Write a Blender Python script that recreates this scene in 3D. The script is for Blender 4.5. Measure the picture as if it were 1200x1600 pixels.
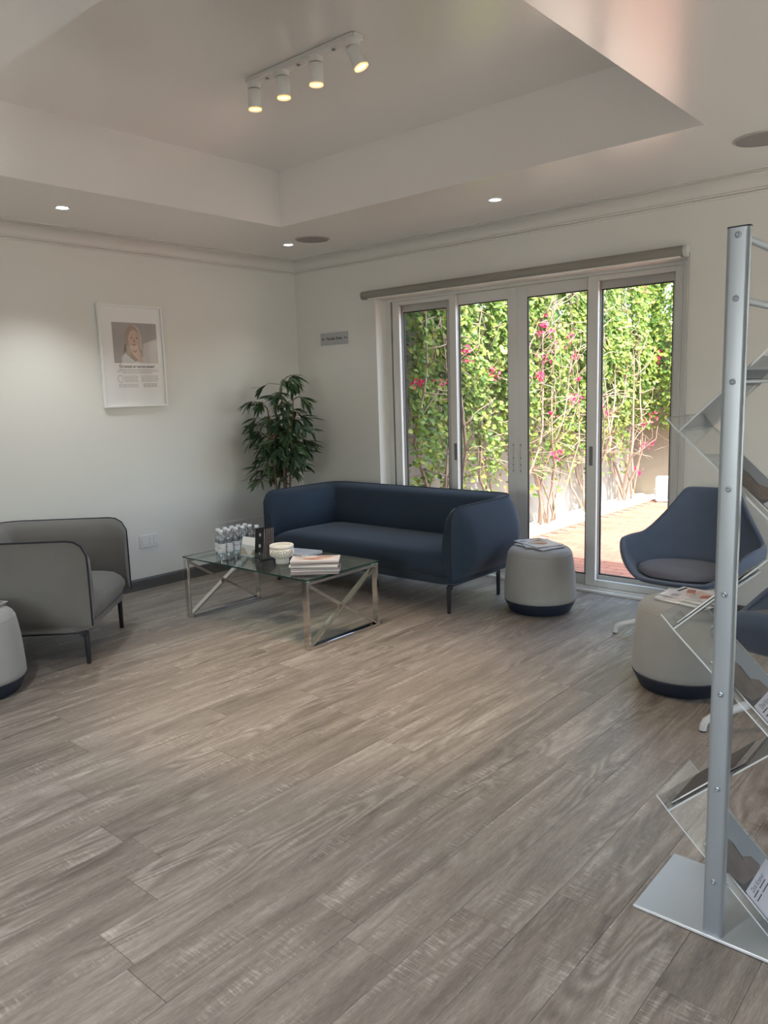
import bpy, bmesh, math, random
import numpy as np
from mathutils import Vector, Matrix

for o in list(bpy.data.objects):
    bpy.data.objects.remove(o)
SC = bpy.context.scene
COL = SC.collection
PI = math.pi

# ------------------------------------------------------------------ camera
F_PX, YAW, PITCH, ROLL = 1211.55, .717064, .152724, .0305132
def cam_axes():
    cy, sy, cp, sp = math.cos(YAW), math.sin(YAW), math.cos(PITCH), math.sin(PITCH)
    fwd = Vector((-sy*cp, cy*cp, -sp)); right = Vector((cy, sy, 0)); down = fwd.cross(right)
    c, s = math.cos(ROLL), math.sin(ROLL)
    return c*right + s*down, -s*right + c*down, fwd
cam_d = bpy.data.cameras.new('camera')
cam = bpy.data.objects.new('camera', cam_d); COL.objects.link(cam)
_r, _d, _f = cam_axes()
cam.matrix_world = Matrix(((_r.x, -_d.x, -_f.x, 0), (_r.y, -_d.y, -_f.y, 0), (_r.z, -_d.z, -_f.z, 1.5), (0, 0, 0, 1)))
cam_d.sensor_fit = 'HORIZONTAL'; cam_d.sensor_width = 36; cam_d.lens = F_PX/1200*36
cam_d.clip_start = .05; cam_d.clip_end = 200
SC.camera = cam
def ray(px, py):
    return _r*((px-600)/F_PX) + _d*((py-800)/F_PX) + _f
def on_x(px, py, x):
    d = ray(px, py); return Vector((0, 0, 1.5)) + d*(x/d.x)

# ------------------------------------------------------------------ world, sun, exposure
SC.view_settings.view_transform = 'Standard'
SC.view_settings.look = 'None'
SC.view_settings.gamma = 1
SC.view_settings.use_curve_mapping = False
SC.view_settings.exposure = 0.45
W = bpy.data.worlds.new('world'); SC.world = W; W.use_nodes = True
wn = W.node_tree.nodes; wl = W.node_tree.links
sky = wn.new('ShaderNodeTexSky'); sky.sky_type = 'NISHITA'; sky.sun_disc = False
sky.sun_elevation = math.radians(60); sky.sun_rotation = math.radians(125); sky.air_density = 1.2; sky.dust_density = 3.0
wl.new(sky.outputs[0], wn['Background'].inputs[0]); wn['Background'].inputs[1].default_value = 1.0
sun_d = bpy.data.lights.new('sun', 'SUN'); sun_d.energy = 9.5; sun_d.angle = .01; sun_d.color = (1, .96, .89)
sun = bpy.data.objects.new('sun', sun_d); COL.objects.link(sun)
sun.rotation_euler = Vector((.50, -.325, 1)).to_track_quat('Z', 'Y').to_euler()
def area(name, loc, direction, sx, sy, power, color):
    d = bpy.data.lights.new(name, 'AREA'); d.shape = 'RECTANGLE'; d.size = sx; d.size_y = sy; d.energy = power; d.color = color
    o = bpy.data.objects.new(name, d); COL.objects.link(o); o.location = loc
    o.rotation_euler = (-Vector(direction)).to_track_quat('Z', 'Y').to_euler(); return o
# daylight entering by the two windows out of view (lights stand outside their glass)
area('daylight_right_window', (1.78, 4.1, 1.2), (-1, 0, -.05), 1.5, 2.0, 12, (.86, .94, 1))
area('daylight_back_window', (-1.0, -3.68, 1.38), (0, 1, -.1), 2.4, 1.4, 34, (.84, .92, 1))

SC.cycles.max_bounces = 8; SC.cycles.transparent_max_bounces = 24
SC.cycles.caustics_reflective = False; SC.cycles.caustics_refractive = False
SC.cycles.sample_clamp_indirect = 6

# ------------------------------------------------------------------ helpers
random.seed(7)
rng = np.random.default_rng(7)
MATS = {}
def new_mat(name):
    m = bpy.data.materials.new(name); m.use_nodes = True; MATS[name] = m
    nt = m.node_tree; return m, nt, nt.nodes, nt.links, nt.nodes['Principled BSDF']
def mat(name, color, rough=.5, metal=0, noise=0, nscale=8, bump=0, bscale=200, emis=None, estr=0, sheen=0, coat=0, spec=None, stretch=None, coords='Object'):
    m, nt, N, L, b = new_mat(name)
    b.inputs['Base Color'].default_value = (*color, 1); b.inputs['Roughness'].default_value = rough; b.inputs['Metallic'].default_value = metal
    if spec is not None: b.inputs['Specular IOR Level'].default_value = spec
    if sheen: b.inputs['Sheen Weight'].default_value = sheen; b.inputs['Sheen Roughness'].default_value = .5
    if coat: b.inputs['Coat Weight'].default_value = coat; b.inputs['Coat Roughness'].default_value = .08
    if emis: b.inputs['Emission Color'].default_value = (*emis, 1); b.inputs['Emission Strength'].default_value = estr
    if noise or bump:
        tc = N.new('ShaderNodeTexCoord'); src = tc.outputs[coords]
        if stretch:
            mp = N.new('ShaderNodeMapping'); mp.inputs['Scale'].default_value = stretch; L.new(src, mp.inputs[0]); src = mp.outputs[0]
    if noise:
        n = N.new('ShaderNodeTexNoise'); n.inputs['Scale'].default_value = nscale; n.inputs['Detail'].default_value = 5; L.new(src, n.inputs['Vector'])
        r = N.new('ShaderNodeMapRange'); r.inputs[3].default_value = 1-noise; r.inputs[4].default_value = 1+noise; L.new(n.outputs[0], r.inputs[0])
        x = N.new('ShaderNodeVectorMath'); x.operation = 'SCALE'; x.inputs[0].default_value = color; L.new(r.outputs[0], x.inputs['Scale']); L.new(x.outputs[0], b.inputs['Base Color'])
    if bump:
        n = N.new('ShaderNodeTexNoise'); n.inputs['Scale'].default_value = bscale; n.inputs['Detail'].default_value = 3; L.new(src, n.inputs['Vector'])
        bp = N.new('ShaderNodeBump'); bp.inputs['Strength'].default_value = bump; bp.inputs['Distance'].default_value = .002; L.new(n.outputs[0], bp.inputs['Height']); L.new(bp.outputs[0], b.inputs['Normal'])
    return m
def fabric(name, color, var=.12):
    m, nt, N, L, b = new_mat(name)
    tc = N.new('ShaderNodeTexCoord')
    n = N.new('ShaderNodeTexNoise'); n.inputs['Scale'].default_value = 420; n.inputs['Detail'].default_value = 2; L.new(tc.outputs['Object'], n.inputs['Vector'])
    n2 = N.new('ShaderNodeTexNoise'); n2.inputs['Scale'].default_value = 9; n2.inputs['Detail'].default_value = 4; L.new(tc.outputs['Object'], n2.inputs['Vector'])
    a = N.new('ShaderNodeMath'); a.operation = 'MULTIPLY_ADD'; a.inputs[1].default_value = .35; L.new(n2.outputs[0], a.inputs[0]); L.new(n.outputs[0], a.inputs[2])
    r = N.new('ShaderNodeMapRange'); r.inputs[1].default_value = .35; r.inputs[2].default_value = 1.0; r.inputs[3].default_value = 1-var; r.inputs[4].default_value = 1+var; L.new(a.outputs[0], r.inputs[0])
    x = N.new('ShaderNodeVectorMath'); x.operation = 'SCALE'; x.inputs[0].default_value = color; L.new(r.outputs[0], x.inputs['Scale']); L.new(x.outputs[0], b.inputs['Base Color'])
    bp = N.new('ShaderNodeBump'); bp.inputs['Strength'].default_value = .35; bp.inputs['Distance'].default_value = .0015; L.new(n.outputs[0], bp.inputs['Height']); L.new(bp.outputs[0], b.inputs['Normal'])
    b.inputs['Roughness'].default_value = .9; b.inputs['Sheen Weight'].default_value = .2; b.inputs['Sheen Roughness'].default_value = .4; b.inputs['Specular IOR Level'].default_value = .2
    return m
def clear(name, tint=(1, 1, 1), rough=.02, ior=1.45, extra=0.0):
    """thin clear sheet: see-through with a Fresnel reflection"""
    m = bpy.data.materials.new(name); m.use_nodes = True; MATS[name] = m
    N = m.node_tree.nodes; L = m.node_tree.links; N.remove(N['Principled BSDF'])
    t = N.new('ShaderNodeBsdfTransparent'); t.inputs[0].default_value = (*tint, 1)
    g = N.new('ShaderNodeBsdfGlossy'); g.inputs['Roughness'].default_value = rough
    f0 = ((ior-1)/(ior+1))**2
    lw = N.new('ShaderNodeLayerWeight'); lw.inputs[0].default_value = .5
    pw = N.new('ShaderNodeMath'); pw.operation = 'POWER'; pw.inputs[1].default_value = 5; L.new(lw.outputs['Facing'], pw.inputs[0])
    f = N.new('ShaderNodeMath'); f.operation = 'MULTIPLY_ADD'; f.inputs[1].default_value = 1-f0; f.inputs[2].default_value = f0; L.new(pw.outputs[0], f.inputs[0])
    src = f.outputs[0]
    if extra:
        a = N.new('ShaderNodeMath'); a.operation = 'ADD'; a.inputs[1].default_value = extra; a.use_clamp = True; L.new(src, a.inputs[0]); src = a.outputs[0]
    mx = N.new('ShaderNodeMixShader'); L.new(src, mx.inputs[0]); L.new(t.outputs[0], mx.inputs[1]); L.new(g.outputs[0], mx.inputs[2])
    L.new(mx.outputs[0], N['Material Output'].inputs[0]); return m
def emit(name, color, s): return mat(name, (.9, .9, .9), .4, emis=color, estr=s)

def as_mats(m): return [MATS[x] for x in ([m] if isinstance(m, str) else m)]
def obj(name, bm, m, parent=None, smooth=False, loc=None):
    me = bpy.data.meshes.new(name)
    if isinstance(bm, bmesh.types.BMesh):
        bm.normal_update(); bm.to_mesh(me); bm.free()
    else:
        me.from_pydata(*bm)
    for q in as_mats(m): me.materials.append(q)
    if smooth is not False:
        for p in me.polygons: p.use_smooth = True
        if smooth is not True:
            try: me.set_sharp_from_angle(angle=math.radians(smooth))
            except Exception: pass
    o = bpy.data.objects.new(name, me); COL.objects.link(o)
    if parent: o.parent = parent
    if loc is not None: o.location = loc
    return o
def tag(o, label, cat, group=None):
    o['label'] = label; o['category'] = cat
    if group: o['group'] = group
    return o
def thing(name, label, cat, loc=(0, 0, 0), rz=0, group=None):
    o = bpy.data.objects.new(name, None); COL.objects.link(o); o.empty_display_size = .1
    o.location = loc; o.rotation_euler = (0, 0, rz); return tag(o, label, cat, group)
def structure(o): o['kind'] = 'structure'; return o
def dup(root, loc, rz=None, label=None, group=None):
    r = root.copy(); COL.objects.link(r); r.location = loc
    if rz is not None: r.rotation_euler = (0, 0, rz)
    if label: r['label'] = label
    if group: r['group'] = group
    for ch in list(root.children):
        c = ch.copy(); COL.objects.link(c); c.parent = r
        for g in list(ch.children):
            d = g.copy(); COL.objects.link(d); d.parent = c
    return r
def BM(): return bmesh.new()
def box(bm, lo, hi, bev=0, seg=2, mi=0):
    vs = [bm.verts.new((x, y, z)) for z in (lo[2], hi[2]) for y in (lo[1], hi[1]) for x in (lo[0], hi[0])]
    fs = [bm.faces.new([vs[i] for i in q]) for q in ((0, 2, 3, 1), (4, 5, 7, 6), (0, 1, 5, 4), (2, 6, 7, 3), (0, 4, 6, 2), (1, 3, 7, 5))]
    for f in fs: f.material_index = mi
    if bev:
        es = list({e for f in fs for e in f.edges})
        r = bmesh.ops.bevel(bm, geom=es, offset=bev, segments=seg, profile=.5, affect='EDGES')
        for f in r['faces']: f.material_index = mi
    return bm
def bx(lo, hi, bev=0, seg=2): return box(BM(), lo, hi, bev, seg)
def obox(bm, M, size, bev=0, seg=2, mi=0):
    """box of a size centred on matrix M"""
    n0 = len(bm.verts); h = Vector(size)/2
    b2 = BM(); box(b2, -h, h, bev, seg)
    vm = {}
    for v in b2.verts: vm[v] = bm.verts.new(M @ v.co)
    for f in b2.faces:
        q = bm.faces.new([vm[v] for v in f.verts]); q.material_index = mi
    b2.free(); return bm
def lathe(bm, prof, n=32, c=(0, 0), mi=0, cap=True):
    rings = []
    for r, z in prof:
        if r < 1e-6: rings.append([bm.verts.new((c[0], c[1], z))])
        else: rings.append([bm.verts.new((c[0]+r*math.cos(2*PI*i/n), c[1]+r*math.sin(2*PI*i/n), z)) for i in range(n)])
    for a, b in zip(rings, rings[1:]):
        for i in range(n):
            j = (i+1) % n
            if len(a) == 1 and len(b) == 1: continue
            if len(a) == 1: f = bm.faces.new((a[0], b[j], b[i]))
            elif len(b) == 1: f = bm.faces.new((a[i], a[j], b[0]))
            else: f = bm.faces.new((a[i], a[j], b[j], b[i]))
            f.material_index = mi
    return bm
def tube(bm, pts, r, n=8, closed=False, cap=True, mi=0):
    pts = [Vector(p) for p in pts]; m = len(pts)
    rad = r if isinstance(r, (list, tuple)) else [r]*m
    up = None; rings = []
    for i, p in enumerate(pts):
        if closed: t = pts[(i+1) % m] - pts[i-1]
        else: t = pts[min(i+1, m-1)] - pts[max(i-1, 0)]
        t.normalize()
        if up is None:
            up = Vector((0, 0, 1)) if abs(t.z) < .9 else Vector((1, 0, 0))
        up = (up - t*up.dot(t)).normalized(); s = t.cross(up)
        rings.append([bm.verts.new(p + (up*math.cos(2*PI*k/n) + s*math.sin(2*PI*k/n))*rad[i]) for k in range(n)])
    rr = list(zip(rings, rings[1:])) + ([(rings[-1], rings[0])] if closed else [])
    for a, b in rr:
        for k in range(n):
            f = bm.faces.new((a[k], b[k], b[(k+1) % n], a[(k+1) % n])); f.material_index = mi
    if cap and not closed:
        bm.faces.new(rings[0]); bm.faces.new(rings[-1][::-1])
    return bm
def poly(bm, pts, mi=0):
    f = bm.faces.new([bm.verts.new(p) for p in pts]); f.material_index = mi; return f
def prism(bm, prof, A, B, mi=0):
    """profile given as points at end A and at end B, joined"""
    a = [bm.verts.new(p) for p in A]; b = [bm.verts.new(p) for p in B]; n = len(a)
    for i in range(n):
        f = bm.faces.new((a[i], a[(i+1) % n], b[(i+1) % n], b[i])); f.material_index = mi
    bm.faces.new(a[::-1]); bm.faces.new(b); return bm
def fix(bm): bmesh.ops.recalc_face_normals(bm, faces=bm.faces); return bm
def text_mesh(s, size, align='CENTER', bold=0):
    c = bpy.data.curves.new('t', 'FONT'); c.body = s; c.size = size; c.align_x = align; c.align_y = 'CENTER'; c.offset = bold; c.resolution_u = 3
    o = bpy.data.objects.new('t', c); COL.objects.link(o)
    bpy.context.view_layer.update()
    me = bpy.data.meshes.new_from_object(o.evaluated_get(bpy.context.evaluated_depsgraph_get()))
    bpy.data.objects.remove(o); return me
def text(name, s, size, m, parent, M, align='CENTER', bold=0):
    me = text_mesh(s, size, align, bold); me.name = name
    me.materials.clear(); me.materials.append(MATS[m]); me.transform(M)
    o = bpy.data.objects.new(name, me); COL.objects.link(o); o.parent = parent; return o
def smooth01(t): t = max(0, min(1, t)); return t*t*(3-2*t)

# ------------------------------------------------------------------ materials
mat('wall_paint', (.76, .752, .70), .42, noise=.02, nscale=1.5, bump=.12, bscale=260)
mat('ceiling_paint', (.80, .785, .755), .24, bump=.4, bscale=240, spec=.8, coat=1)
MATS['ceiling_paint'].node_tree.nodes['Principled BSDF'].inputs['Coat Roughness'].default_value = .20
MATS['ceiling_paint'].node_tree.nodes['Principled BSDF'].inputs['Coat IOR'].default_value = 1.9
mat('trim_paint', (.74, .725, .68), .35, bump=.05, bscale=200)
mat('frame_white', (.72, .72, .68), .32)
mat('frame_grey', (.52, .51, .47), .38)
mat('gasket', (.012, .012, .013), .6)
mat('slot_dark', (.10, .10, .09), .6)
mat('lock_plate', (.66, .66, .62), .35, metal=.3)
mat('pull_dark', (.17, .175, .18), .4)
mat('blind_fabric', (.30, .285, .245), .85, bump=.2, bscale=600)
mat('blind_rail', (.8, .79, .74), .4)
mat('bracket', (.58, .59, .57), .35)
mat('cord', (.30, .31, .31), .6)
clear('door_glass', (.985, .99, .985), .0, 1.4)
clear('table_glass', (.87, .94, .91), .0, 1.5)
clear('acrylic', (.93, .945, .95), .03, 1.42, .02)
clear('bottle_plastic', (.95, .965, .975), .05, 1.42, .10)
clear('frame_glass', (.99, .99, .99), .03, 1.3)
mat('glass_edge', (.012, .05, .042), .1, spec=.8)
mat('acrylic_edge', (.70, .735, .75), .2, spec=.7)
mat('chrome', (.66, .64, .61), .07, metal=1)
mat('aluminium', (.40, .44, .475), .36, metal=.55, noise=.03, nscale=5, stretch=(60, 60, 1))
mat('base_plate', (.60, .62, .62), .38, metal=.7, noise=.04, nscale=3)
mat('lit_plate_edge', (.88, .90, .92), .3, metal=.3)  # paler than the plate: light on the front edge put into the colour
mat('bolt', (.36, .40, .44), .35, metal=.7)
mat('cap_black', (.02, .022, .025), .5)
mat('leg_black', (.018, .020, .026), .45)
fabric('fabric_navy', (.030, .045, .066))
fabric('fabric_grey', (.175, .170, .158))
fabric('fabric_light', (.36, .355, .335))
fabric('fabric_slate', (.095, .118, .165))
fabric('fabric_pad', (.12, .122, .150))
mat('piping_dark', (.016, .020, .028), .8)
mat('piping_navy', (.014, .022, .036), .8)
mat('pouf_base', (.016, .024, .042), .55)
mat('leg_pale', (.62, .62, .60), .35)
mat('ceramic', (.84, .81, .74), .3, noise=.03, nscale=6)
mat('soil', (.32, .27, .20), .9, noise=.3, nscale=60)
mat('paper_white', (.90, .89, .87), .55)
mat('paper_pink', (.66, .53, .50), .5)
mat('paper_dark', (.014, .013, .016), .5, spec=.3)
mat('paper_grey', (.40, .40, .40), .5)
mat('paper_page', (.62, .58, .55), .7, noise=.25, nscale=3, stretch=(1, 1, 900))
mat('label_white', (.78, .80, .82), .35)
mat('ink', (.035, .035, .04), .6)
mat('ink_grey', (.22, .22, .22), .6)
mat('cap_white', (.85, .86, .86), .4)
mat('spot_white', (.74, .745, .72), .4)
emit('lamp_warm', (1, .66, .26), 1.7)
mat('lamp_ring', (.9, .7, .4), .4, emis=(1, .62, .22), estr=.9)
emit('lamp_cool', (.86, .95, 1), 22)
mat('speaker_grille', (.30, .295, .28), .7, bump=.6, bscale=900)
mat('speaker_rim', (.45, .44, .41), .6)
mat('socket_plastic', (.74, .745, .73), .3)
mat('socket_line', (.45, .45, .44), .5)
mat('sign_silver', (.46, .47, .485), .32, metal=.35)
mat('frame_paint', (.86, .86, .84), .35)
mat('mat_board', (.90, .89, .87), .6)
mat('baseboard', (.085, .083, .08), .45, noise=.45, nscale=5, stretch=(1, 1, 6))
mat('stem_brown', (.15, .085, .05), .7, noise=.3, nscale=30)
mat('pot_grey', (.12, .12, .12), .5)
def leaf_mat(name, c1, c2, c3, trans=.35):
    m, nt, N, L, b = new_mat(name)
    g = N.new('ShaderNodeNewGeometry'); r = N.new('ShaderNodeValToRGB')
    oi = N.new('ShaderNodeObjectInfo'); a = N.new('ShaderNodeMath'); a.operation = 'ADD'; L.new(g.outputs['Random Per Island'], a.inputs[0]); L.new(oi.outputs['Random'], a.inputs[1])
    fr = N.new('ShaderNodeMath'); fr.operation = 'FRACT'; L.new(a.outputs[0], fr.inputs[0])
    e = r.color_ramp.elements; e[0].color = (*c1, 1); e[1].color = (*c3, 1); k = e.new(.55); k.color = (*c2, 1)
    L.new(fr.outputs[0], r.inputs[0]); L.new(r.outputs[0], b.inputs['Base Color']); b.inputs['Roughness'].default_value = .45
    t = N.new('ShaderNodeBsdfTranslucent'); L.new(r.outputs[0], t.inputs[0])
    mx = N.new('ShaderNodeMixShader'); mx.inputs[0].default_value = trans; L.new(b.outputs[0], mx.inputs[1]); L.new(t.outputs[0], mx.inputs[2]); L.new(mx.outputs[0], N['Material Output'].inputs[0])
    return m
leaf_mat('leaf_bamboo', (.030, .068, .032), (.060, .120, .048), (.14, .20, .085), .2)
leaf_mat('leaf_hedge', (.10, .20, .05), (.24, .36, .07), (.50, .56, .14), .45)
leaf_mat('bract_pink', (.55, .012, .09), (.68, .02, .13), (.80, .10, .20), .35)
mat('bark', (.34, .25, .19), .85, noise=.3, nscale=20)
mat('garden_wall', (.36, .34, .31), .8, noise=.08, nscale=2, bump=.2, bscale=60)
mat('end_wall', (.30, .255, .19), .85, noise=.08, nscale=2)
mat('pebble', (.78, .76, .72), .7)
mat('paver_bed', (.36, .24, .20), .9)
mat('brick_orange', (.62, .36, .24), .85, noise=.15, nscale=30)
mat('mortar', (.55, .47, .40), .9)
mat('render_outer', (.62, .58, .50), .85)
mat('ground_soil', (.45, .38, .30), .9)
mat('flood_white', (.42, .42, .42), .4)
mat('flood_glass', (.20, .205, .215), .2, spec=.6)
def random_tint(name, base, var, rough):
    m, nt, N, L, b = new_mat(name)
    oi = N.new('ShaderNodeObjectInfo'); g = N.new('ShaderNodeNewGeometry'); a = N.new('ShaderNodeMath'); a.operation = 'ADD'
    L.new(oi.outputs['Random'], a.inputs[0]); L.new(g.outputs['Random Per Island'], a.inputs[1])
    fr = N.new('ShaderNodeMath'); fr.operation = 'FRACT'; L.new(a.outputs[0], fr.inputs[0])
    mr = N.new('ShaderNodeMapRange'); mr.inputs[3].default_value = 1-var; mr.inputs[4].default_value = 1+var; L.new(fr.outputs[0], mr.inputs[0])
    x = N.new('ShaderNodeVectorMath'); x.operation = 'SCALE'; x.inputs[0].default_value = base; L.new(mr.outputs[0], x.inputs['Scale']); L.new(x.outputs[0], b.inputs['Base Color']); b.inputs['Roughness'].default_value = rough
random_tint('paver', (.27, .125, .085), .16, .85)

def wood_mat():
    m, nt, N, L, b = new_mat('floor_wood')
    tc = N.new('ShaderNodeTexCoord'); oi = N.new('ShaderNodeObjectInfo')
    def math_(op, a, bb=None, c=None):
        n = N.new('ShaderNodeMath'); n.operation = op
        for i, v in enumerate((a, bb, c)):
            if v is None: continue
            if isinstance(v, (int, float)): n.inputs[i].default_value = v
            else: L.new(v, n.inputs[i])
        return n.outputs[0]
    off = N.new('ShaderNodeCombineXYZ'); L.new(math_('MULTIPLY', oi.outputs['Random'], 37.0), off.inputs[0]); L.new(math_('MULTIPLY', oi.outputs['Random'], 91.0), off.inputs[1])
    ad = N.new('ShaderNodeVectorMath'); L.new(tc.outputs['Object'], ad.inputs[0]); L.new(off.outputs[0], ad.inputs[1])
    def mapped(s):
        mp = N.new('ShaderNodeMapping'); mp.inputs['Scale'].default_value = s; L.new(ad.outputs[0], mp.inputs[0]); return mp.outputs[0]
    def noise(s, scale, det=5, rough=.6, dist=0):
        n = N.new('ShaderNodeTexNoise'); n.inputs['Scale'].default_value = scale; n.inputs['Detail'].default_value = det; n.inputs['Roughness'].default_value = rough; n.inputs['Distortion'].default_value = dist; L.new(mapped(s), n.inputs['Vector']); return n.outputs[0]
    streak = noise((7, .55, 1), 2.2, 5, .55, .3)          # broad tonal streaks
    medium = noise((30, 3.2, 1), 2.0, 5, .65)
    fine = noise((150, 14, 1), 2.0, 4, .75)               # pores and brushing
    field = noise((4.2, .62, 1), 1.5, 2, .4)              # cathedral rings: contour lines of a stretched field
    rings = math_('SINE', math_('MULTIPLY', field, 95.0))
    patch = N.new('ShaderNodeMapRange'); patch.inputs[1].default_value = .46; patch.inputs[2].default_value = .62; L.new(noise((4, .8, 1), 1.3, 2), patch.inputs[0])
    ringm = math_('MULTIPLY', math_('MULTIPLY', rings, patch.outputs[0]), math_('ADD', fine, .35))
    saw = noise((9, 70, 1), 1.6, 3, .7)                   # pale cross-cut saw scuffs
    sawp = N.new('ShaderNodeMapRange'); sawp.inputs[1].default_value = .50; sawp.inputs[2].default_value = .68; L.new(noise((9, 1.5, 1), 1.5, 3), sawp.inputs[0])
    sawm = N.new('ShaderNodeMapRange'); sawm.inputs[1].default_value = .48; sawm.inputs[2].default_value = .66; L.new(saw, sawm.inputs[0])
    scuff = math_('MULTIPLY', sawm.outputs[0], sawp.outputs[0])
    v = math_('ADD', math_('MULTIPLY', streak, .72), math_('MULTIPLY', fine, .58))
    v = math_('ADD', v, math_('MULTIPLY', medium, .42))
    v = math_('ADD', v, math_('MULTIPLY', ringm, -.12))
    v = math_('ADD', v, math_('MULTIPLY', scuff, .34))
    v = math_('ADD', v, math_('MULTIPLY_ADD', oi.outputs['Random'], .10, -.05))
    mr = N.new('ShaderNodeMapRange'); mr.inputs[1].default_value = .55; mr.inputs[2].default_value = 1.28; L.new(v, mr.inputs[0])
    cr = N.new('ShaderNodeValToRGB'); e = cr.color_ramp.elements
    e[0].color = (.104, .084, .068, 1); e[1].color = (.50, .447, .395, 1); k = e.new(.45); k.color = (.250, .211, .177, 1)
    L.new(mr.outputs[0], cr.inputs[0]); L.new(cr.outputs[0], b.inputs['Base Color'])
    rr = N.new('ShaderNodeMapRange'); rr.inputs[3].default_value = .36; rr.inputs[4].default_value = .50; L.new(streak, rr.inputs[0]); L.new(rr.outputs[0], b.inputs['Roughness'])
    b.inputs['Specular IOR Level'].default_value = .5
    bp = N.new('ShaderNodeBump'); bp.inputs['Strength'].default_value = .25; bp.inputs['Distance'].default_value = .001
    L.new(math_('ADD', math_('ADD', fine, math_('MULTIPLY', scuff, .9)), math_('MULTIPLY', ringm, .3)), bp.inputs['Height']); L.new(bp.outputs[0], b.inputs['Normal'])
wood_mat()

# ================================================================== the room
XL, XR, YB, YD, ZC = -5.45, 1.6, -3.5, 5.09, 2.70
YO = 5.34                                   # outer face of the door wall
RX0, RX1, RY0, RY1, RZ = -4.35, -1.37, 1.40, 3.95, 3.08
OX0, OX1, OZ = -4.465, -1.84, 2.283         # door opening

# floor: planks one by one where the camera looks, a slab under all of it
PW, PL = .1846, 1.24
bm = BM(); box(bm, (XL-.2, YB-.2, -.13), (XR+.2, YO, -.006))
floor = structure(obj('floor', bm, 'floor_wood'))
def plank_mesh(w, l):
    bm = BM(); t = .0003; c = .0009; hx, hy = w/2-t, l/2-t
    top = [bm.verts.new((x, y, 0)) for x, y in ((-hx+c, -hy+c), (hx-c, -hy+c), (hx-c, hy-c), (-hx+c, hy-c))]
    mid = [bm.verts.new((x, y, -.0012)) for x, y in ((-hx, -hy), (hx, -hy), (hx, hy), (-hx, hy))]
    low = [bm.verts.new((x, y, -.006)) for x, y in ((-hx, -hy), (hx, -hy), (hx, hy), (-hx, hy))]
    bm.faces.new(top)
    for i in range(4):
        j = (i+1) % 4
        bm.faces.new((mid[i], mid[j], top[j], top[i])); bm.faces.new((low[i], low[j], mid[j], mid[i]))
    return bm
cols = []; x = -1.0315
while x > XL: x -= PW
while x < XR: cols.append(x); x += PW
PMESH = {}
def put_plank(x0, x1, y0, y1):
    w, l = round(x1-x0, 4), round(y1-y0, 4)
    if w < .01 or l < .01: return
    if (w, l) not in PMESH:
        o = obj('plank', plank_mesh(w, l), 'floor_wood', floor); PMESH[(w, l)] = o.data
    else:
        o = bpy.data.objects.new('plank', PMESH[(w, l)]); COL.objects.link(o); o.parent = floor
    o.location = ((x0+x1)/2, (y0+y1)/2, 0)
known = {-1.0315-PW: 1.689, -1.0315-2*PW: 1.385, -1.0315-5*PW: .952, -1.0315-7*PW: 1.28}
FAR_Y, NEAR_Y = 5.16, .35
for i, x0 in enumerate(cols):
    x1 = min(x0+PW, XR); xa = max(x0, XL)
    if xa > .45: break
    ph = None
    for k, v in known.items():
        if abs(x0-k) < .02: ph = v
    if ph is None: ph = (i*0.437*PL) % PL + random.uniform(-.08, .08)
    y = ph
    while y > NEAR_Y: y -= PL
    while y < FAR_Y:
        put_plank(xa, x1, max(y, NEAR_Y), min(y+PL, FAR_Y)); y += PL
bm = BM(); box(bm, (XL, YB, -.006), (XR, NEAR_Y, 0)); box(bm, (.4505, NEAR_Y, -.006), (XR, FAR_Y, 0)); box(bm, (OX0, FAR_Y, -.006), (OX1, 5.22, 0))
structure(obj('floor_behind', bm, 'floor_wood'))

# walls
bm = BM(); box(bm, (XL-.2, YB-.2, -.13), (XL, YO, 3.3)); structure(obj('wall_left', bm, 'wall_paint'))
bm = BM(); box(bm, (XL, YD, -.006), (OX0, YO, 3.3)); box(bm, (OX1, YD, -.006), (XR, YO, 3.3)); box(bm, (OX0, YD, OZ), (OX1, YO, 3.3))
structure(obj('wall_door', bm, 'wall_paint'))
wy0, wy1, wz0, wz1 = 3.3, 4.9, .15, 2.25
bm = BM(); box(bm, (XR, YB-.2, -.13), (XR+.2, wy0, 3.3)); box(bm, (XR, wy1, -.13), (XR+.2, YO, 3.3)); box(bm, (XR, wy0, -.13), (XR+.2, wy1, wz0)); box(bm, (XR, wy0, wz1), (XR+.2, wy1, 3.3))
structure(obj('wall_right', bm, 'wall_paint'))
bx0, bx1, bz0, bz1 = -2.3, .3, .6, 2.15
bm = BM(); box(bm, (XL, YB-.2, -.13), (bx0, YB, 3.3)); box(bm, (bx1, YB-.2, -.13), (XR, YB, 3.3)); box(bm, (bx0, YB-.2, -.13), (bx1, YB, bz0)); box(bm, (bx0, YB-.2, bz1), (bx1, YB, 3.3))
structure(obj('wall_back', bm, 'wall_paint'))
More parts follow.
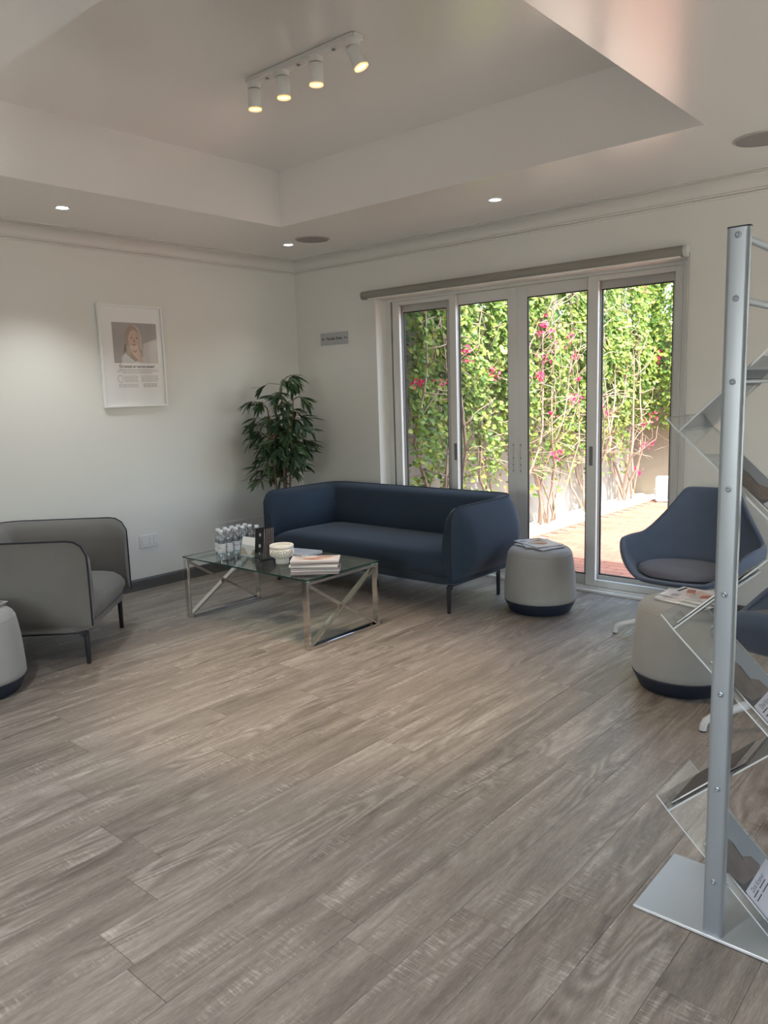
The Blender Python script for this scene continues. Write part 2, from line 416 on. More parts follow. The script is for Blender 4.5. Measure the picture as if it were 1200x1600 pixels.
# windows behind and beside the camera
def plain_window(name, a, b, axis, at):
    w = bpy.data.objects.new(name, None); COL.objects.link(w); structure(w)
    def cv(u, d, z): return (u, at+d, z) if axis == 'x' else (at+d, u, z)
    def bb(bm, u0, u1, d0, d1, z0, z1):
        p, q = cv(u0, d0, z0), cv(u1, d1, z1); box(bm, tuple(map(min, p, q)), tuple(map(max, p, q)))
    (u0, z0), (u1, z1) = a, b; um = (u0+u1)/2
    bm = BM()
    for r in ((u0, u0+.06, z0, z1), (u1-.06, u1, z0, z1), (um-.03, um+.03, z0, z1), (u0, u1, z0, z0+.06), (u0, u1, z1-.06, z1)): bb(bm, r[0], r[1], -.03, .03, r[2], r[3])
    obj('window_frame', bm, 'frame_white', w)
    for p, q in ((u0+.06, um-.03), (um+.03, u1-.06)):
        bm = BM(); bb(bm, p, q, -.003, .003, z0+.06, z1-.06); obj('pane', bm, 'door_glass', w)
plain_window('window_1', (wy0, wz0), (wy1, wz1), 'y', XR+.12)
plain_window('window_2', (bx0, bz0), (bx1, bz1), 'x', YB-.12)

# ceiling with its raised tray
bm = BM()
def quad(bm, *p): return poly(bm, p)
for x0, x1, y0, y1 in ((XL, RX0, YB, YD), (RX1, XR, YB, YD), (RX0, RX1, YB, RY0), (RX0, RX1, RY1, YD)):
    quad(bm, (x0, y0, ZC), (x0, y1, ZC), (x1, y1, ZC), (x1, y0, ZC))
quad(bm, (RX0, RY0, RZ), (RX0, RY1, RZ), (RX1, RY1, RZ), (RX1, RY0, RZ))
quad(bm, (RX0, RY0, ZC), (RX0, RY0, RZ), (RX0, RY1, RZ), (RX0, RY1, ZC)); quad(bm, (RX0, RY1, ZC), (RX0, RY1, RZ), (RX1, RY1, RZ), (RX1, RY1, ZC))
quad(bm, (RX1, RY1, ZC), (RX1, RY1, RZ), (RX1, RY0, RZ), (RX1, RY0, ZC)); quad(bm, (RX1, RY0, ZC), (RX1, RY0, RZ), (RX0, RY0, RZ), (RX0, RY0, ZC))
bmesh.ops.remove_doubles(bm, verts=bm.verts, dist=1e-5)
structure(obj('ceiling', bm, 'ceiling_paint'))
bm = BM(); box(bm, (XL-.45, YB-.4, 3.3), (XR+1.5, 5.56, 3.42)); structure(obj('sun_block_roof', bm, 'render_outer'))  # unseen slab added against light leaks; right overhang keeps sun off the window

# crown moulding
CR = [(0, 2.596), (.012, 2.596), (.015, 2.602), (.012, 2.608), (.008, 2.610), (.022, 2.612), (.025, 2.618), (.020, 2.624), (.024, 2.626)]
CR += [(.024+.072*(1-math.cos(t)), 2.626+.056*math.sin(t)) for t in [PI/2*k/9 for k in range(1, 10)]]
CR += [(.108, 2.683), (.110, 2.687), (.104, 2.689), (.122, 2.690), (.124, 2.694), (.118, 2.6955), (.140, 2.697), (.140, 2.7005), (0, 2.7005)]
bm = BM(); prism(bm, None, [(XL+o, YB+o, z) for o, z in CR], [(XL+o, YD-o, z) for o, z in CR]); structure(obj('trim_1', fix(bm), 'trim_paint'))
bm = BM(); prism(bm, None, [(XL+o, YD-o, z) for o, z in CR], [(XR-o, YD-o, z) for o, z in CR]); structure(obj('trim_2', fix(bm), 'trim_paint'))
# skirting
BBP = [(0, 0), (.016, 0), (.016, .078), (.011, .090), (0, .092)]
bm = BM(); prism(bm, None, [(XL+o, YB, z) for o, z in BBP], [(XL+o, YD-o, z) for o, z in BBP]); structure(obj('baseboard_left', fix(bm), 'baseboard'))
bm = BM(); prism(bm, None, [(XL+o, YD-o, z) for o, z in BBP], [(OX0, YD-o, z) for o, z in BBP]); structure(obj('baseboard_door', fix(bm), 'baseboard'))
bm = BM(); prism(bm, None, [(OX1, YD-o, z) for o, z in BBP], [(XR, YD-o, z) for o, z in BBP]); structure(obj('baseboard_right', fix(bm), 'baseboard'))

# ------------------------------------------------------------------ glazed sliding door
D = bpy.data.objects.new('door_1', None); COL.objects.link(D); structure(D); D['label'] = 'white framed four leaf sliding glass door to the patio'
bm = BM()
box(bm, (OX0, 5.225, 0), (-4.412, YO, OZ)); box(bm, (-1.945, 5.225, 0), (OX1, YO, OZ)); box(bm, (-4.412, 5.225, 2.262), (-1.945, YO, OZ))
obj('door_frame', bm, 'frame_white', D)
bm = BM(); box(bm, (OX0, 5.16, 0), (OX1, YO, .018), .003); box(bm, (OX0, 5.20, .018), (OX1, YO, .034), .003); obj('sill', bm, 'frame_white', D)
bm = BM(); box(bm, (-4.412, 5.245, .034), (-4.392, 5.25, 2.262)); obj('track_slot', bm, 'slot_dark', D)
def sash(name, x0, x1, z0, z1, y0, y1, wl, wr, wt, wb, m, top_m=None):
    s = BM()
    box(s, (x0, y0, z0), (x0+wl, y1, z1), .003); box(s, (x1-wr, y0, z0), (x1, y1, z1), .003); box(s, (x0+wl, y0, z0), (x1-wr, y1, z0+wb), .003)
    o = obj(name, s, m, D)
    b = bx((x0+wl, y0, z1-wt), (x1-wr, y1, z1), .003); obj('top_rail', b, top_m or m, o)
    return o
def pane(o, x0, x1, z0, z1, y):
    obj('pane', bx((x0, y-.003, z0), (x1, y+.003, z1)), 'door_glass', o)
    g = BM(); t = .007
    for q in ((x0, x0+t, z0, z1), (x1-t, x1, z0, z1), (x0+t, x1-t, z0, z0+t), (x0+t, x1-t, z1-t, z1)): box(g, (q[0], y-.008, q[2]), (q[1], y+.008, q[3]))
    obj('gasket', g, 'gasket', o)
# room-side screen frames over the outer leaves
s1 = sash('screen_frame', -4.392, -3.728, .036, 2.260, 5.222, 5.250, .074, .064, .034, .05, 'frame_white')
s4 = sash('screen_frame', -2.582, -1.930, .036, 2.260, 5.222, 5.250, .076, .036, .034, .05, 'frame_white')
# centre leaves
c2 = sash('sliding_leaf', -3.775, -3.1825, .036, 2.259, 5.252, 5.282, .05, .080, .082, .075, 'frame_white', 'frame_white')
pane(c2, -3.725, -3.2625, .111, 2.177, 5.268)
c3 = sash('sliding_leaf', -3.1815, -2.54, .036, 2.259, 5.252, 5.282, .092, .06, .082, .075, 'frame_white', 'frame_white')
pane(c3, -3.0895, -2.60, .111, 2.177, 5.262)
# outer leaves
f1 = sash('fixed_leaf', -4.40, -3.75, .036, 2.259, 5.286, 5.316, .075, .115, .085, .075, 'frame_grey')
pane(f1, -4.325, -3.865, .111, 2.174, 5.300)
f4 = sash('fixed_leaf', -2.60, -1.90, .036, 2.259, 5.286, 5.316, .09, .10, .085, .075, 'frame_grey')
pane(f4, -2.51, -2.0, .111, 2.174, 5.300)
# pulls and locks
for o, x in ((s1, -3.748), (s4, -2.548)):
    obj('pull', bx((x-.014, 5.2195, .93), (x+.014, 5.224, 1.07), .002), 'pull_dark', o)
for o, x in ((c2, -3.213), (c3, -3.148)):
    p = obj('lock_plate', bx((x-.012, 5.2495, .845), (x+.012, 5.253, 1.085), .001), 'lock_plate', o)
for dz in (-.1, -.055, .0, .1):
    for o, x in ((c2, -3.213), (c3, -3.148)):
        b = BM(); lathe(b, [(0, -.0006), (.0045, -.0006), (.0045, .0006), (0, .0006)], 10); b.transform(Matrix.Translation((x, 5.2491, .965+dz)) @ Matrix.Rotation(PI/2, 4, 'X')); obj('screw', b, 'gasket', o)

# ------------------------------------------------------------------ roller blind
bl = thing('roller_blind', 'rolled up taupe roller blind mounted above the sliding glass door', 'blind', (-3.2, 5.05, 2.318))
def xcyl(x0, x1, r, n=24, c=(0, 0)):
    b = BM(); lathe(b, [(0, 0), (r, 0), (r, x1-x0), (0, x1-x0)], n); b.transform(Matrix.Translation((x0, c[0], c[1])) @ Matrix.Rotation(PI/2, 4, 'Y')); return fix(b)
obj('fabric_roll', xcyl(-1.355, 1.345, .034), 'blind_fabric', bl, smooth=40)
b = BM(); box(b, (-1.30, -.020, -.040), (1.33, .006, -.029), .003); obj('bottom_rail', b, 'blind_rail', bl)
b = xcyl(-1.372, -1.355, .033); box(b, (-1.372, 0, -.02), (-1.358, .04, .02)); obj('end_cap', b, 'blind_fabric', bl, smooth=40)
b = xcyl(1.348, 1.372, .036); box(b, (1.350, 0, -.034), (1.370, .04, .036), .003); obj('bracket', b, 'bracket', bl, smooth=40)
for dx, dy in ((1.352, -.012), (1.378, .012)):
    b = BM(); tube(b, [(dx, dy, -.01), (dx-.002, dy+.002, -.6), (dx, dy, -1.2), (dx-.004, dy, -1.75)], .0022, 6); obj('pull_chain', b, 'cord', bl)
b = BM(); tube(b, [(1.352, -.012, -1.752), (1.353, -.008, -1.767), (1.363, 0, -1.774), (1.373, .008, -1.767), (1.374, .012, -1.752)], .0022, 6); obj('pull_chain', b, 'cord', bl)

# ------------------------------------------------------------------ ceiling fittings
def spot_light(name, loc, direction, power, color, angle, blend=.6, size=.03):
    d = bpy.data.lights.new(name, 'SPOT'); d.energy = power; d.color = color; d.spot_size = math.radians(angle); d.spot_blend = blend; d.shadow_soft_size = size
    o = bpy.data.objects.new(name, d); COL.objects.link(o); o.location = loc; o.rotation_euler = (-Vector(direction)).to_track_quat('Z', 'Y').to_euler(); return o
def downlight(x, y, label, power=16):
    t = thing('downlight', label, 'downlight', (x, y, ZC), 0, 'recessed downlights around the ceiling tray')
    b = BM(); lathe(b, [(.047, .0005), (.047, -.003), (.040, -.005), (.034, -.002), (.030, .004)], 32); obj('trim_ring', b, 'spot_white', t, smooth=30)
    b = BM(); lathe(b, [(.031, -.001), (.02, -.0035), (0, -.0045)], 24); obj('lens', fix(b), 'lamp_cool', t, smooth=True)
    spot_light('downlight_lamp', (x, y, ZC-.012), (0, 0, -1), power, (.93, .97, 1), 100, .7)
downlight(-4.80, 2.545, 'small bright downlight above the framed poster wall', 46)
downlight(-4.80, 4.435, 'small downlight beside the round speaker in the corner', 6)
downlight(-2.84, 4.432, 'small downlight above the middle of the sliding doors', 8)
downlight(-4.80, .65, 'small added unseen downlight above the wall behind the grey armchair', 9)  # unseen lamp added for more light along the left wall
downlight(-2.84, .65, 'small added unseen downlight at the near edge of the ceiling tray', 85)  # unseen lamp added to brighten the near floor
downlight(-.90, .65, 'small added unseen downlight at the near corner of the ceiling tray by the stand', 105)  # added out of view to lift the near floor and the stand
downlight(-.55, 2.545, 'small added unseen downlight beside the tray above the magazine stand', 7)  # added lamp, out of view, for extra light around the stand
def speaker(x, y, label):
    t = thing('ceiling_speaker', label, 'speaker', (x, y, ZC), 0, 'flush round ceiling speakers')
    b = BM(); lathe(b, [(.135, .0005), (.135, -.004), (.127, -.006), (.125, -.004)], 40); obj('rim', b, 'speaker_rim', t, smooth=30)
    b = BM(); lathe(b, [(.126, -.004), (.06, -.0045), (0, -.005)], 40); obj('grille', fix(b), 'speaker_grille', t, smooth=True)
speaker(-4.525, 4.437, 'round grey ceiling speaker in the corner beside a small downlight')
speaker(-1.235, 4.385, 'round grey ceiling speaker beyond the end of the tray')

tr = thing('track_light', 'white four head track light with warm lamps on the raised ceiling', 'track light', (-2.85, 2.775, RZ))
obj('rail', bx((-.385, -.030, -.022), (.368, .030, 0), .003), 'spot_white', tr)
obj('junction_cover', bx((-.38, -.034, -.012), (.36, -.0305, -.002), .001), 'spot_white', tr)
for k, x in enumerate((-.25, -.025, .21)):
    b = BM(); lathe(b, [(.0, -.0225), (.009, -.0225), (.009, -.0265), (0, -.0275)], 12, (x, .0)); obj('screw_cap', fix(b), 'bolt', tr, smooth=30)
HEADS = [(-.352, 0, (0, 0, -1)), (-.138, 0, (.03, .0, -1)), (.090, 0, (.0, 0, -1)), (.330, 0, (.38, .20, -1))]
for k, (hx, hy, dr) in enumerate(HEADS):
    d = Vector(dr).normalized(); rot = (-d).to_track_quat('Z', 'Y').to_matrix().to_4x4()
    stem = BM(); lathe(stem, [(0, -.020), (.033, -.020), (.033, -.048), (.0, -.048)], 28, (hx, hy)); h = obj('head_mount', fix(stem), 'spot_white', tr, smooth=40)
    piv = Vector((hx, hy, -.052)); M = Matrix.Translation(piv) @ rot
    b = BM(); lathe(b, [(0, .0), (.032, .0), (.0335, -.003), (.0335, -.092), (.030, -.094), (.029, -.086)], 32); b.transform(M); c = obj('lamp_head', fix(b), 'spot_white', tr, smooth=40)
    b = BM(); lathe(b, [(.0300, -.0945), (.0335, -.0935), (.0335, -.088)], 32); b.transform(M); obj('glow_ring', fix(b), 'lamp_ring', c, smooth=True)
    b = BM(); lathe(b, [(.0292, -.088), (.015, -.0895), (0, -.090)], 24); b.transform(M); obj('lens', fix(b), 'lamp_warm', c, smooth=True)
    p = Matrix.Translation((-2.85, 2.775, RZ)) @ M @ Vector((0, 0, -.097))
    spot_light('track_lamp', p, d, 62, (1, .82, .62), 58, .8, .03)

# ================================================================== upholstered seats
def seat_unit(name, label, cat, hw, m, mp, loc, rz, group=None):
    """low lounge seat: wrap-round padded arms and back, one seat cushion, thin metal legs. Local front is -y"""
    t = thing(name, label, cat, loc, rz, group)
    yf, yb, zb, zt, rc = -.43, .40, .245, .735, .16
    path = []                                     # (x, y, inward normal)
    n = 14
    for k in range(n): path.append((-hw, yf+(yb-rc-yf)*(k/(n-1))**1.25 if k else yf))
    for k in range(1, 8):
        a = PI/2*k/8; path.append((-hw+rc-rc*math.cos(a), yb-rc+rc*math.sin(a)))
    nb = max(6, int(hw*14))
    for k in range(nb+1): path.append((-hw+rc+(2*hw-2*rc)*k/nb, yb))
    left = path[:n+7]
    path = path + [(-x, y) for x, y in left[::-1]]
    P = [Vector((x, y, 0)) for x, y in path]
    dist = [0]
    for a, b in zip(P, P[1:]): dist.append(dist[-1]+(b-a).length)
    tot = dist[-1]; rings = []; ridge = []
    bm = BM(); RN = .10
    for i, p in enumerate(P):
        tg = (P[min(i+1, len(P)-1)]-P[max(i-1, 0)]).normalized(); nin = Vector((tg.y, -tg.x, 0))
        s = min(dist[i], tot-dist[i])
        top = zt if s >= RN else zt-RN+math.sqrt(max(0, RN*RN-(RN-s)**2))
        if s == 0: top = zt-RN*.85
        k = .42+.58*smooth01(s/.30); bk = smooth01((s+.015)/.20)
        on_back = abs(p.x) < hw-.02 and p.y > yb-.02
        B = .084*bk; T = .185*k
        sec = []
        for q in range(0, 13):
            u = q/12; sec.append((-B*math.sin(PI*u**.85)**.8, zb+(top-zb)*u))
        for q in range(1, 13):
            u = 1-q/12; sec.append((T*max(0, math.sin(PI*min(1, u*1.02)))**.5 if 0 < u < .985 else 0, zb+(top-zb)*(u if q > 2 else 1-(q/12)**1.35)))
        rings.append([bm.verts.new((p.x+nin.x*u, p.y+nin.y*u, z)) for u, z in sec])
        ridge.append(Vector((p.x, p.y, top)) - nin*.001)
    for a, b in zip(rings, rings[1:]):
        for j in range(len(a)-1): bm.faces.new((a[j], a[j+1], b[j+1], b[j]))
    for r in (rings[0], rings[-1]): bm.faces.new(r[:-1])
    bmesh.ops.remove_doubles(bm, verts=bm.verts, dist=1e-5)
    sh = obj('arms_and_back', fix(bm), m, t, smooth=50)
    b = BM(); front = lambda sx: [Vector((sx*hw, yf-.002, zb+(zt-RN*.85-zb)*k/6)) for k in range(6)]
    tube(b, front(-1)+ridge+front(1)[::-1], .0055, 6); obj('piping', b, mp, sh, smooth=True)
    # seat cushion
    prof = [(yf+.034, zb-.004), (yf+.006, zb+.026), (yf-.010, zb+.065), (yf-.010, zb+.105), (yf+.010, zb+.143), (yf+.05, zb+.166), (yf+.12, zb+.176), (yf+.30, zb+.180), (yb-.20, zb+.172), (yb-.08, zb+.155), (yb-.08, zb)]
    bm = BM(); xs = [-(hw-.045)+(2*hw-.09)*k/16 for k in range(17)]
    rg = []
    for x in xs:
        e = smooth01((hw-.045-abs(x))/.16); rg.append([bm.verts.new((x, y if i > 5 else y+.03*(1-e), z-(1-e)*.045*((z-zb)/.18))) for i, (y, z) in enumerate(prof)])
    for a, c in zip(rg, rg[1:]):
        for j in range(len(prof)): bm.faces.new((a[j], a[(j+1) % len(prof)], c[(j+1) % len(prof)], c[j]))
    bm.faces.new(rg[0][::-1]); bm.faces.new(rg[-1])
    obj('seat_cushion', fix(bm), m, t, smooth=55)
    # upholstered plinth under the seam, metal frame, legs
    def rounded(x, y0, y1, r, z0, z1):
        pts = []
        for cx, cy, a0 in ((x-r, y1-r, 0), (-x+r, y1-r, PI/2), (-x+r, y0+r, PI), (x-r, y0+r, 1.5*PI)):
            pts += [(cx+r*math.cos(a0+PI/2*k/6), cy+r*math.sin(a0+PI/2*k/6)) for k in range(7)]
        bm = BM(); c = .012
        def ring(d, z): 
            return [bm.verts.new((px*(1-d/x), (py-(y0+y1)/2)*(1-d/((y1-y0)/2))+(y0+y1)/2, z)) for px, py in pts]
        R = [ring(.03, z0), ring(.006, z0+c), ring(0, z1)]
        for a, b2 in zip(R, R[1:]):
            for i in range(len(pts)): bm.faces.new((a[i], a[(i+1) % len(pts)], b2[(i+1) % len(pts)], b2[i]))
        bm.faces.new(R[0][::-1]); bm.faces.new(R[-1]); return bm
    obj('plinth', rounded(hw-.006, yf+.018, yb-.006, .12, .196, zb+.004), m, t, smooth=40)
    lx, ly0, ly1 = hw-.07, yf+.06, yb-.155
    fr = BM()
    for y in (ly0+.07, ly1): box(fr, (-lx, y-.011, .180), (lx, y+.011, .200), .003)
    for x in (-lx, lx): box(fr, (x-.011, ly0, .180), (x+.011, ly1, .200), .003)
    for x in (-lx, lx):
        for y in (ly0, ly1):
            sx = -1 if x > 0 else 1
            sy = 1 if y < 0 else -1; poly(fr, [(x-sx*.010, y+sy*.010, .180), (x-sx*.010, y+sy*.040, .180), (x-sx*.010, y+sy*.010, .150)])
    obj('leg_frame', fr, 'leg_black', t)
    for x in (-lx, lx):
        for y in (ly0, ly1):
            b = BM(); lathe(b, [(0, 0), (.0115, 0), (.0135, .003), (.0160, .19), (0, .19)], 12, (x, y)); obj('leg', fix(b), 'leg_black', t, smooth=40)
    return t
seat_unit('sofa', 'navy blue fabric sofa with thin black legs in front of the glass door', 'sofa', .935, 'fabric_navy', 'piping_navy', (-3.905, 4.50, 0), 0)
seat_unit('armchair', 'grey fabric armchair with dark piping beside the white wall', 'armchair', .418, 'fabric_grey', 'piping_dark', (-4.655, 2.106, 0), math.radians(134.4))

# ------------------------------------------------------------------ poufs
def pouf(loc, label, rz=0):
    t = thing('pouf', label, 'pouf', loc, rz, 'round light grey poufs with navy bases')
    b = BM(); lathe(b, [(0, 0), (.196, 0), (.206, .010), (.233, .062), (.240, .078), (.236, .082), (0, .082)], 64); obj('base', fix(b), 'pouf_base', t, smooth=35)
    b = BM(); lathe(b, [(0, .0825), (.237, .0825), (.2425, .092), (.2425, .115), (.238, .20), (.231, .29), (.222, .36), (.2165, .390), (.2135, .397), (.2115, .402), (.204, .418), (.190, .430), (.165, .437), (.10, .442), (0, .444)], 64); bd = obj('cover', fix(b), 'fabric_light', t, smooth=60)
    b = BM(); tube(b, [(.2125*math.cos(2*PI*k/64), .2125*math.sin(2*PI*k/64), .3975) for k in range(64)], .0028, 5, closed=True); obj('top_seam', b, 'fabric_light', bd, smooth=True)
    return t
pouf((-2.60, 4.58, 0), 'round light grey pouf with navy base beside the sofa arm, magazines on top')
pouf((-1.34, 3.78, 0), 'round light grey pouf with navy base between the two shell armchairs')
pouf((-4.20, 1.52, 0), 'round light grey pouf with navy base in front of the grey armchair')

# ------------------------------------------------------------------ shell armchairs
def shell_chair(loc, rz, label, star):
    t = thing('shell_chair', label, 'chair', loc, rz, 'slate blue shell armchairs on star bases')
    NT, NR = 72, 14
    bm = BM(); rows = []
    for i in range(NT):
        th = 2*PI*i/NT; ph = abs(math.degrees(math.atan2(math.sin(th), math.cos(th))))      # 0 front .. 180 back
        sx = math.sin(th); sy = -math.cos(th)
        zr = .405 + .180*smooth01((ph-28)/48) + .275*smooth01((ph-110)/38)
        a = .368 + .017*smooth01((ph-30)/50) - .02*smooth01((ph-110)/50); bb = .33 if sy < 0 else .30
        e = 2.35
        rr = 1/((abs(sx)/a)**e + (abs(sy)/bb)**e)**(1/e)
        col = []
        for j in range(1, NR+1):
            u = j/NR; q = u**.72
            z = .372 + (zr-.372)*max(0, (u-.30)/.70)**1.75 + .008*u
            lean = .16*max(0, z-.42) if sy > 0 else .0
            narrow = 1 - .30*smooth01((z-.55)/.32)*abs(sx) if sy > -.2 else 1
            rad = rr*(min(1, .28+q*.80) if u > 0 else 0)*min(1, u*2.2)
            col.append(bm.verts.new((sx*rad*narrow, sy*rad+lean*max(0, sy)+.01, z)))
        rows.append(col)
    ctr = bm.verts.new((0, .01, .370))
    for i in range(NT):
        a, b = rows[i], rows[(i+1) % NT]
        bm.faces.new((ctr, a[0], b[0]))
        for j in range(NR-1): bm.faces.new((a[j], a[j+1], b[j+1], b[j]))
    fix(bm)
    o = obj('shell', bm, 'fabric_slate', t, smooth=True)
    md = o.modifiers.new('thickness', 'SOLIDIFY'); md.thickness = .030; md.offset = 0; md.use_rim = True
    sb = o.modifiers.new('soft', 'SUBSURF'); sb.levels = 1; sb.render_levels = 1
    b = BM(); lathe(b, [(0, .386), (.15, .388), (.235, .400), (.262, .418), (.258, .436), (.235, .449), (.15, .457), (0, .459)], 48)
    for v in b.verts: v.co.y = v.co.y*(.95 if v.co.y < 0 else .80)-.035; v.co.x *= 1.06
    obj('seat_pad', fix(b), 'fabric_pad', t, smooth=60)
    b = BM(); lathe(b, [(0, .12), (.045, .12), (.035, .16), (.028, .20), (.028, .33), (.075, .352), (.13, .360), (0, .362)], 28); obj('column', fix(b), 'leg_pale', t, smooth=40)
    for k in range(4):
        a = star+k*PI/2; c, s = math.cos(a), math.sin(a)
        b = BM(); tube(b, [(c*.02, s*.02, .150), (c*.10, s*.10, .142), (c*.22, s*.22, .104), (c*.375, s*.375, .062), (c*.402, s*.402, .048), (c*.412, s*.412, .028), (c*.414, s*.414, .006)], [.021, .021, .019, .0165, .016, .0155, .015], 10); l = obj('leg', b, 'leg_pale', t, smooth=40)
        b = BM(); lathe(b, [(0, 0), (.014, 0), (.014, .007), (0, .007)], 12, (c*.414, s*.414)); obj('glide', fix(b), 'cap_black', l, smooth=40)
    return t
shell_chair((-1.572, 4.515, 0), 0, 'slate blue shell armchair against the wall beside the sliding door', math.atan2(-.144, -.389))
shell_chair((-.79, 3.60, 0), -PI/2, 'slate blue shell armchair behind the magazine stand', math.atan2(-.311, -.286)+PI/2)

# ------------------------------------------------------------------ coffee table
TX0, TX1, TY0, TY1 = -4.485, -3.250, 3.020, 3.662
ct = thing('coffee_table', 'glass topped coffee table with crossed chrome end frames', 'table', ((TX0+TX1)/2, (TY0+TY1)/2, 0))
hx, hy = (TX1-TX0)/2, (TY1-TY0)/2
g = bx((-hx, -hy, .4205), (hx, hy, .4305), .0015)
for f in g.faces:
    if abs(f.normal.z) < .5: f.material_index = 1
obj('glass_top', g, ['table_glass', 'glass_edge'], ct)
for sx in (-1, 1):
    xa, xb = (-hx+.004, -hx+.046) if sx < 0 else (hx-.046, hx-.004)
    y0, y1, z0, z1, th = -hy+.004, hy-.004, 0, .414, .018
    b = BM()
    box(b, (xa, y0, z0), (xb, y0+th, z1), .0012, 1); box(b, (xa, y1-th, z0), (xb, y1, z1), .0012, 1)
    box(b, (xa, y0+th, z0), (xb, y1-th, z0+th), .0012, 1); box(b, (xa, y0+th, z1-th), (xb, y1-th, z1), .0012, 1)
    e = obj('end_frame', b, 'chrome', ct)
    for s in (1, -1):
        A = Vector((0, y0+th, z0+th if s > 0 else z1-th)); B = Vector((0, y1-th, z1-th if s > 0 else z0+th)); d = B-A; L = d.length
        M = Matrix.Translation(((xa+xb)/2, (A.y+B.y)/2, (A.z+B.z)/2)) @ Matrix.Rotation(math.atan2(d.z, d.y), 4, 'X')
        b = BM(); obox(b, M, ((xb-xa)*(.98 if s > 0 else .96), L, .0125), .001, 1); obj('cross_bar', b, 'chrome', e)
    for y in (y0+.03, y1-.03):
        b = BM(); lathe(b, [(0, .4135), (.011, .4135), (.011, .4207), (0, .4207)], 14, ((xa+xb)/2, y)); obj('glass_pad', fix(b), 'acrylic_edge', e)
TZ = .4306

# ---- water bottles
wb = thing('water_bottle', 'x', 'bottle', (0, 0, TZ), 0, 'small water bottles lined up on the glass coffee table')
b = BM(); lathe(b, [(0, .001), (.021, 0), (.0255, .004), (.0262, .012), (.0250, .018), (.0262, .026), (.0262, .060), (.0252, .064), (.0262, .068), (.0262, .104), (.0250, .110), (.0258, .116), (.0225, .135), (.0150, .152), (.0125, .158), (.0125, .172)], 20); obj('bottle_body', fix(b), 'bottle_plastic', wb, smooth=40)
b = BM(); lathe(b, [(0, .003), (.0232, .004), (.0238, .10), (.0225, .120), (0, .1205)], 16); obj('water', fix(b), 'bottle_plastic', wb, smooth=40)
b = BM(); lathe(b, [(.0267, .034), (.0267, .094)], 20); lb = obj('label', b, 'label_white', wb, smooth=True)
b = BM()
for z0, z1, a0, a1 in ((.080, .087, 0, 5.2), (.066, .070, .3, 2.0), (.060, .063, .3, 1.6), (.066, .070, 3.4, 5.1), (.050, .056, 2.2, 3.4), (.042, .045, .2, 5.8)):
    nn = 10
    for k in range(nn):
        p, q = a0+(a1-a0)*k/nn, a0+(a1-a0)*(k+1)/nn; R = .0269
        poly(b, [(R*math.cos(p), R*math.sin(p), z0), (R*math.cos(q), R*math.sin(q), z0), (R*math.cos(q), R*math.sin(q), z1), (R*math.cos(p), R*math.sin(p), z1)])
obj('label_print', b, 'ink_grey', lb)
b = BM(); lathe(b, [(.0145, .170), (.0150, .172), (.0150, .186), (.0140, .1875), (0, .188)], 20); obj('cap', fix(b), 'cap_white', wb, smooth=40)
ORD = ['first', 'second', 'third', 'fourth', 'fifth', 'sixth', 'seventh', 'eighth', 'ninth']
BP = [(-4.285, 3.185), (-4.285, 3.243), (-4.285, 3.301), (-4.285, 3.359), (-4.285, 3.417), (-4.2205, 3.160), (-4.2205, 3.222), (-4.2205, 3.284), (-4.2205, 3.346), (-4.2205, 3.408), (-4.160, 3.420)]
for k, (x, y) in enumerate(BP):
    lab = 'water bottle with white cap, '+(ORD[k % 5]+' from the seating side in the row nearer the wall' if k < 5 else ORD[k-5]+' from the seating side in the row nearer the holder' if k < 10 else 'the odd one standing behind the clear holder')
    if k == 0: wb.location = (x, y, TZ); wb['label'] = lab; first = wb
    else: dup(first, (x, y, TZ), random.uniform(0, 6), lab)

# ---- clear card holder with printed card
ch = thing('card_holder', 'clear acrylic holder with a white and gold card beside the water bottles', 'holder', (-4.075, 3.262, TZ), math.radians(3))
M = Matrix.Rotation(math.radians(-14), 4, 'X')
b = BM(); obox(b, M @ Matrix.Translation((0, .0, .062)), (.150, .003, .124), 0); box(b, (-.078, -.035, 0), (.078, .030, .006), .002); obox(b, M @ Matrix.Translation((0, -.008, .040)), (.150, .002, .080)); 
obj('stand', b, 'acrylic', ch)
b = BM(); obox(b, M @ Matrix.Translation((0, -.0045, .070)), (.140, .002, .128)); cd = obj('card', b, 'paper_white', ch)
b = BM(); pts = [(-.066+.132*k/12, -.0059, .036+.022*math.sin(k*.55+.8)+.004*(k % 2)) for k in range(13)]
poly(b, [M @ Vector(p) for p in [(-.066, -.0059, .014), (.066, -.0059, .014)]+pts[::-1]]); mat('gold_print', (.62, .50, .33), .5, noise=.3, nscale=40); obj('picture', b, 'gold_print', cd)
